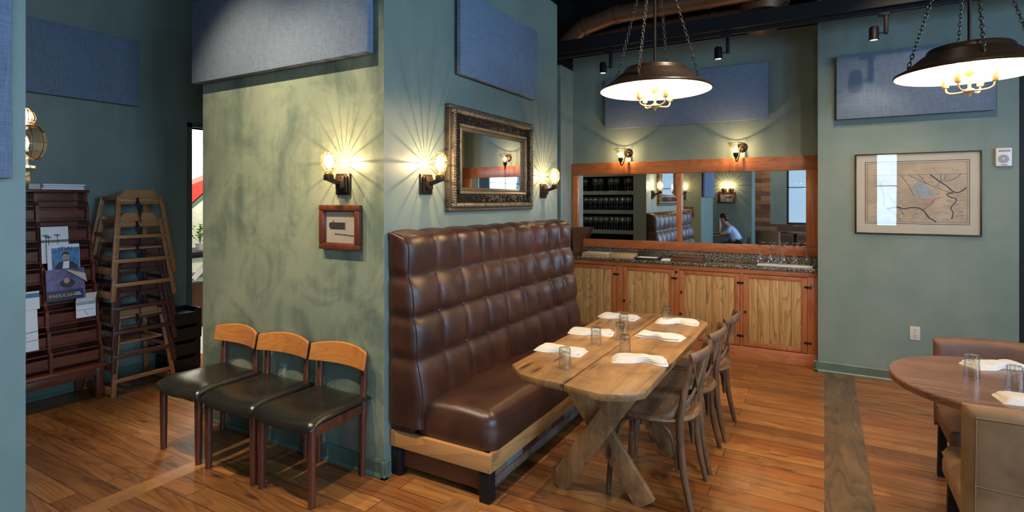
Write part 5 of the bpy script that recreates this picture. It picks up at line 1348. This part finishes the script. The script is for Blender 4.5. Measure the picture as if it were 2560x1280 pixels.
def skin_obj(name, verts, edges, radii, mat, parent, root=0, sub=2):
    me = bpy.data.meshes.new(name); me.from_pydata([Vector(v) for v in verts], edges, [])
    o = bpy.data.objects.new(name, me); COL.objects.link(o)
    md = o.modifiers.new('skin', 'SKIN'); sm = o.modifiers.new('sub', 'SUBSURF'); sm.levels = sub; sm.render_levels = sub
    for i, r in enumerate(radii): me.skin_vertices[0].data[i].radius = (r, r)
    me.skin_vertices[0].data[root].use_root = True
    dg = bpy.context.evaluated_depsgraph_get(); bpy.context.view_layer.update()
    m2 = bpy.data.meshes.new_from_object(o.evaluated_get(bpy.context.evaluated_depsgraph_get()))
    bpy.data.objects.remove(o); m2.name = name
    m2.polygons.foreach_set('use_smooth', [True]*len(m2.polygons)); m2.materials.clear(); m2.materials.append(M[mat])
    o = bpy.data.objects.new(name, m2); COL.objects.link(o); o.parent = parent
    return o
p = thing('person', 'seated person in a pale blue shirt leaning on one hand, seen in the bar mirror', 'person', (-1.72, -1.30, 0))
V = [(0, 0, 0.53), (-0.05, 0, 0.70), (-0.13, 0, 0.86), (-0.20, 0, 0.95), (-0.26, 0, 1.03), (-0.30, 0, 1.10), (-0.32, 0, 1.19)]
R_ = [0.13, 0.12, 0.13, 0.07, 0.048, 0.078, 0.075]; E_ = [(0, 1), (1, 2), (2, 3), (3, 4), (4, 5), (5, 6)]
def chain(start, pts, rad):
    prev = start
    for q, r in zip(pts, rad):
        V.append(q); R_.append(r); E_.append((prev, len(V)-1)); prev = len(V)-1
    return prev
hr = chain(2, [(-0.16, 0.17, 0.88), (-0.36, 0.21, 0.775), (-0.37, 0.12, 0.95), (-0.37, 0.085, 1.05)], [0.06, 0.042, 0.034, 0.030])
hl = chain(2, [(-0.16, -0.17, 0.88), (-0.33, -0.22, 0.785), (-0.50, -0.10, 0.775), (-0.56, -0.07, 0.765)], [0.06, 0.042, 0.034, 0.030])
for k in range(5):
    chain(hr, [(-0.375-0.004*k, 0.075+0.012*k-0.024, 1.10+0.006*(2-abs(k-2))), (-0.360, 0.072+0.011*k-0.024, 1.135+0.005*(2-abs(k-2)))], [0.009, 0.008])
    chain(hl, [(-0.60-0.004*(2-abs(k-2)), -0.095+0.015*k, 0.757), (-0.630-0.006*(2-abs(k-2)), -0.097+0.016*k, 0.748)], [0.009, 0.008])
for s in (-1, 1): chain(0, [(-0.05, 0.10*s, 0.52), (-0.42, 0.13*s, 0.50), (-0.40, 0.13*s, 0.10), (-0.41, 0.13*s, 0.045), (-0.52, 0.14*s, 0.035)], [0.095, 0.062, 0.042, 0.040, 0.035])
skin_obj('body', V, E_, R_, 'skin', p)
skin_obj('shirt', [(0, 0, 0.56), (-0.05, 0, 0.70), (-0.13, 0, 0.86), (-0.185, 0, 0.935), (-0.16, 0.17, 0.88), (-0.26, 0.195, 0.825), (-0.16, -0.17, 0.88), (-0.25, -0.2, 0.825)], [(0, 1), (1, 2), (2, 3), (2, 4), (4, 5), (2, 6), (6, 7)], [0.152, 0.142, 0.150, 0.080, 0.078, 0.062, 0.078, 0.062], 'shirt', p)
skin_obj('trousers', [(0.0, 0, 0.53), (-0.05, 0.10, 0.525), (-0.42, 0.13, 0.505), (-0.40, 0.13, 0.12), (-0.05, -0.10, 0.525), (-0.42, -0.13, 0.505), (-0.40, -0.13, 0.12)], [(0, 1), (1, 2), (2, 3), (0, 4), (4, 5), (5, 6)], [0.14, 0.108, 0.076, 0.060, 0.108, 0.076, 0.060], 'denim', p)
b = MB(); b.ball((-0.292, 0, 1.195), (0.092, 0.088, 0.078), 18); b.ball((-0.252, 0, 1.14), (0.060, 0.078, 0.090), 16); b.build('hair', 'hair', p)
b = MB(); b.ball((-0.372, 0.026, 1.150), (0.007, 0.009, 0.006), 8); b.ball((-0.372, -0.026, 1.150), (0.007, 0.009, 0.006), 8); b.build('eyes', 'ink', p)
b = MB(); b.ball((-0.385, 0, 1.125), (0.016, 0.011, 0.020), 10); b.build('nose', 'skin', p)
b = MB(); b.ball((-0.365, 0, 1.085), (0.006, 0.022, 0.005), 8); b.build('mouth', 'red', p)
dup(tc_, (-1.15, -3.1, 0), 0.3, 'tan velvet chair left of the far round table in the bar mirror')
dup(tc_, (-0.20, -3.3, 0), -0.6, 'tan velvet chair right of the far round table in the bar mirror')
t = thing('cafe_table', 'far small round table in front of the plank wall in the bar mirror', 'table', (-0.65, -3.6, 0))
MB().lathe([(0.001, 0.712), (0.375, 0.712), (0.375, 0.745), (0.001, 0.748)], 40).build('tabletop', 'walnut', t)
MB().lathe([(0.001, 0.0), (0.22, 0.0), (0.22, 0.012), (0.04, 0.03), (0.035, 0.712), (0.001, 0.712)], 24).build('pedestal', 'black_metal', t)
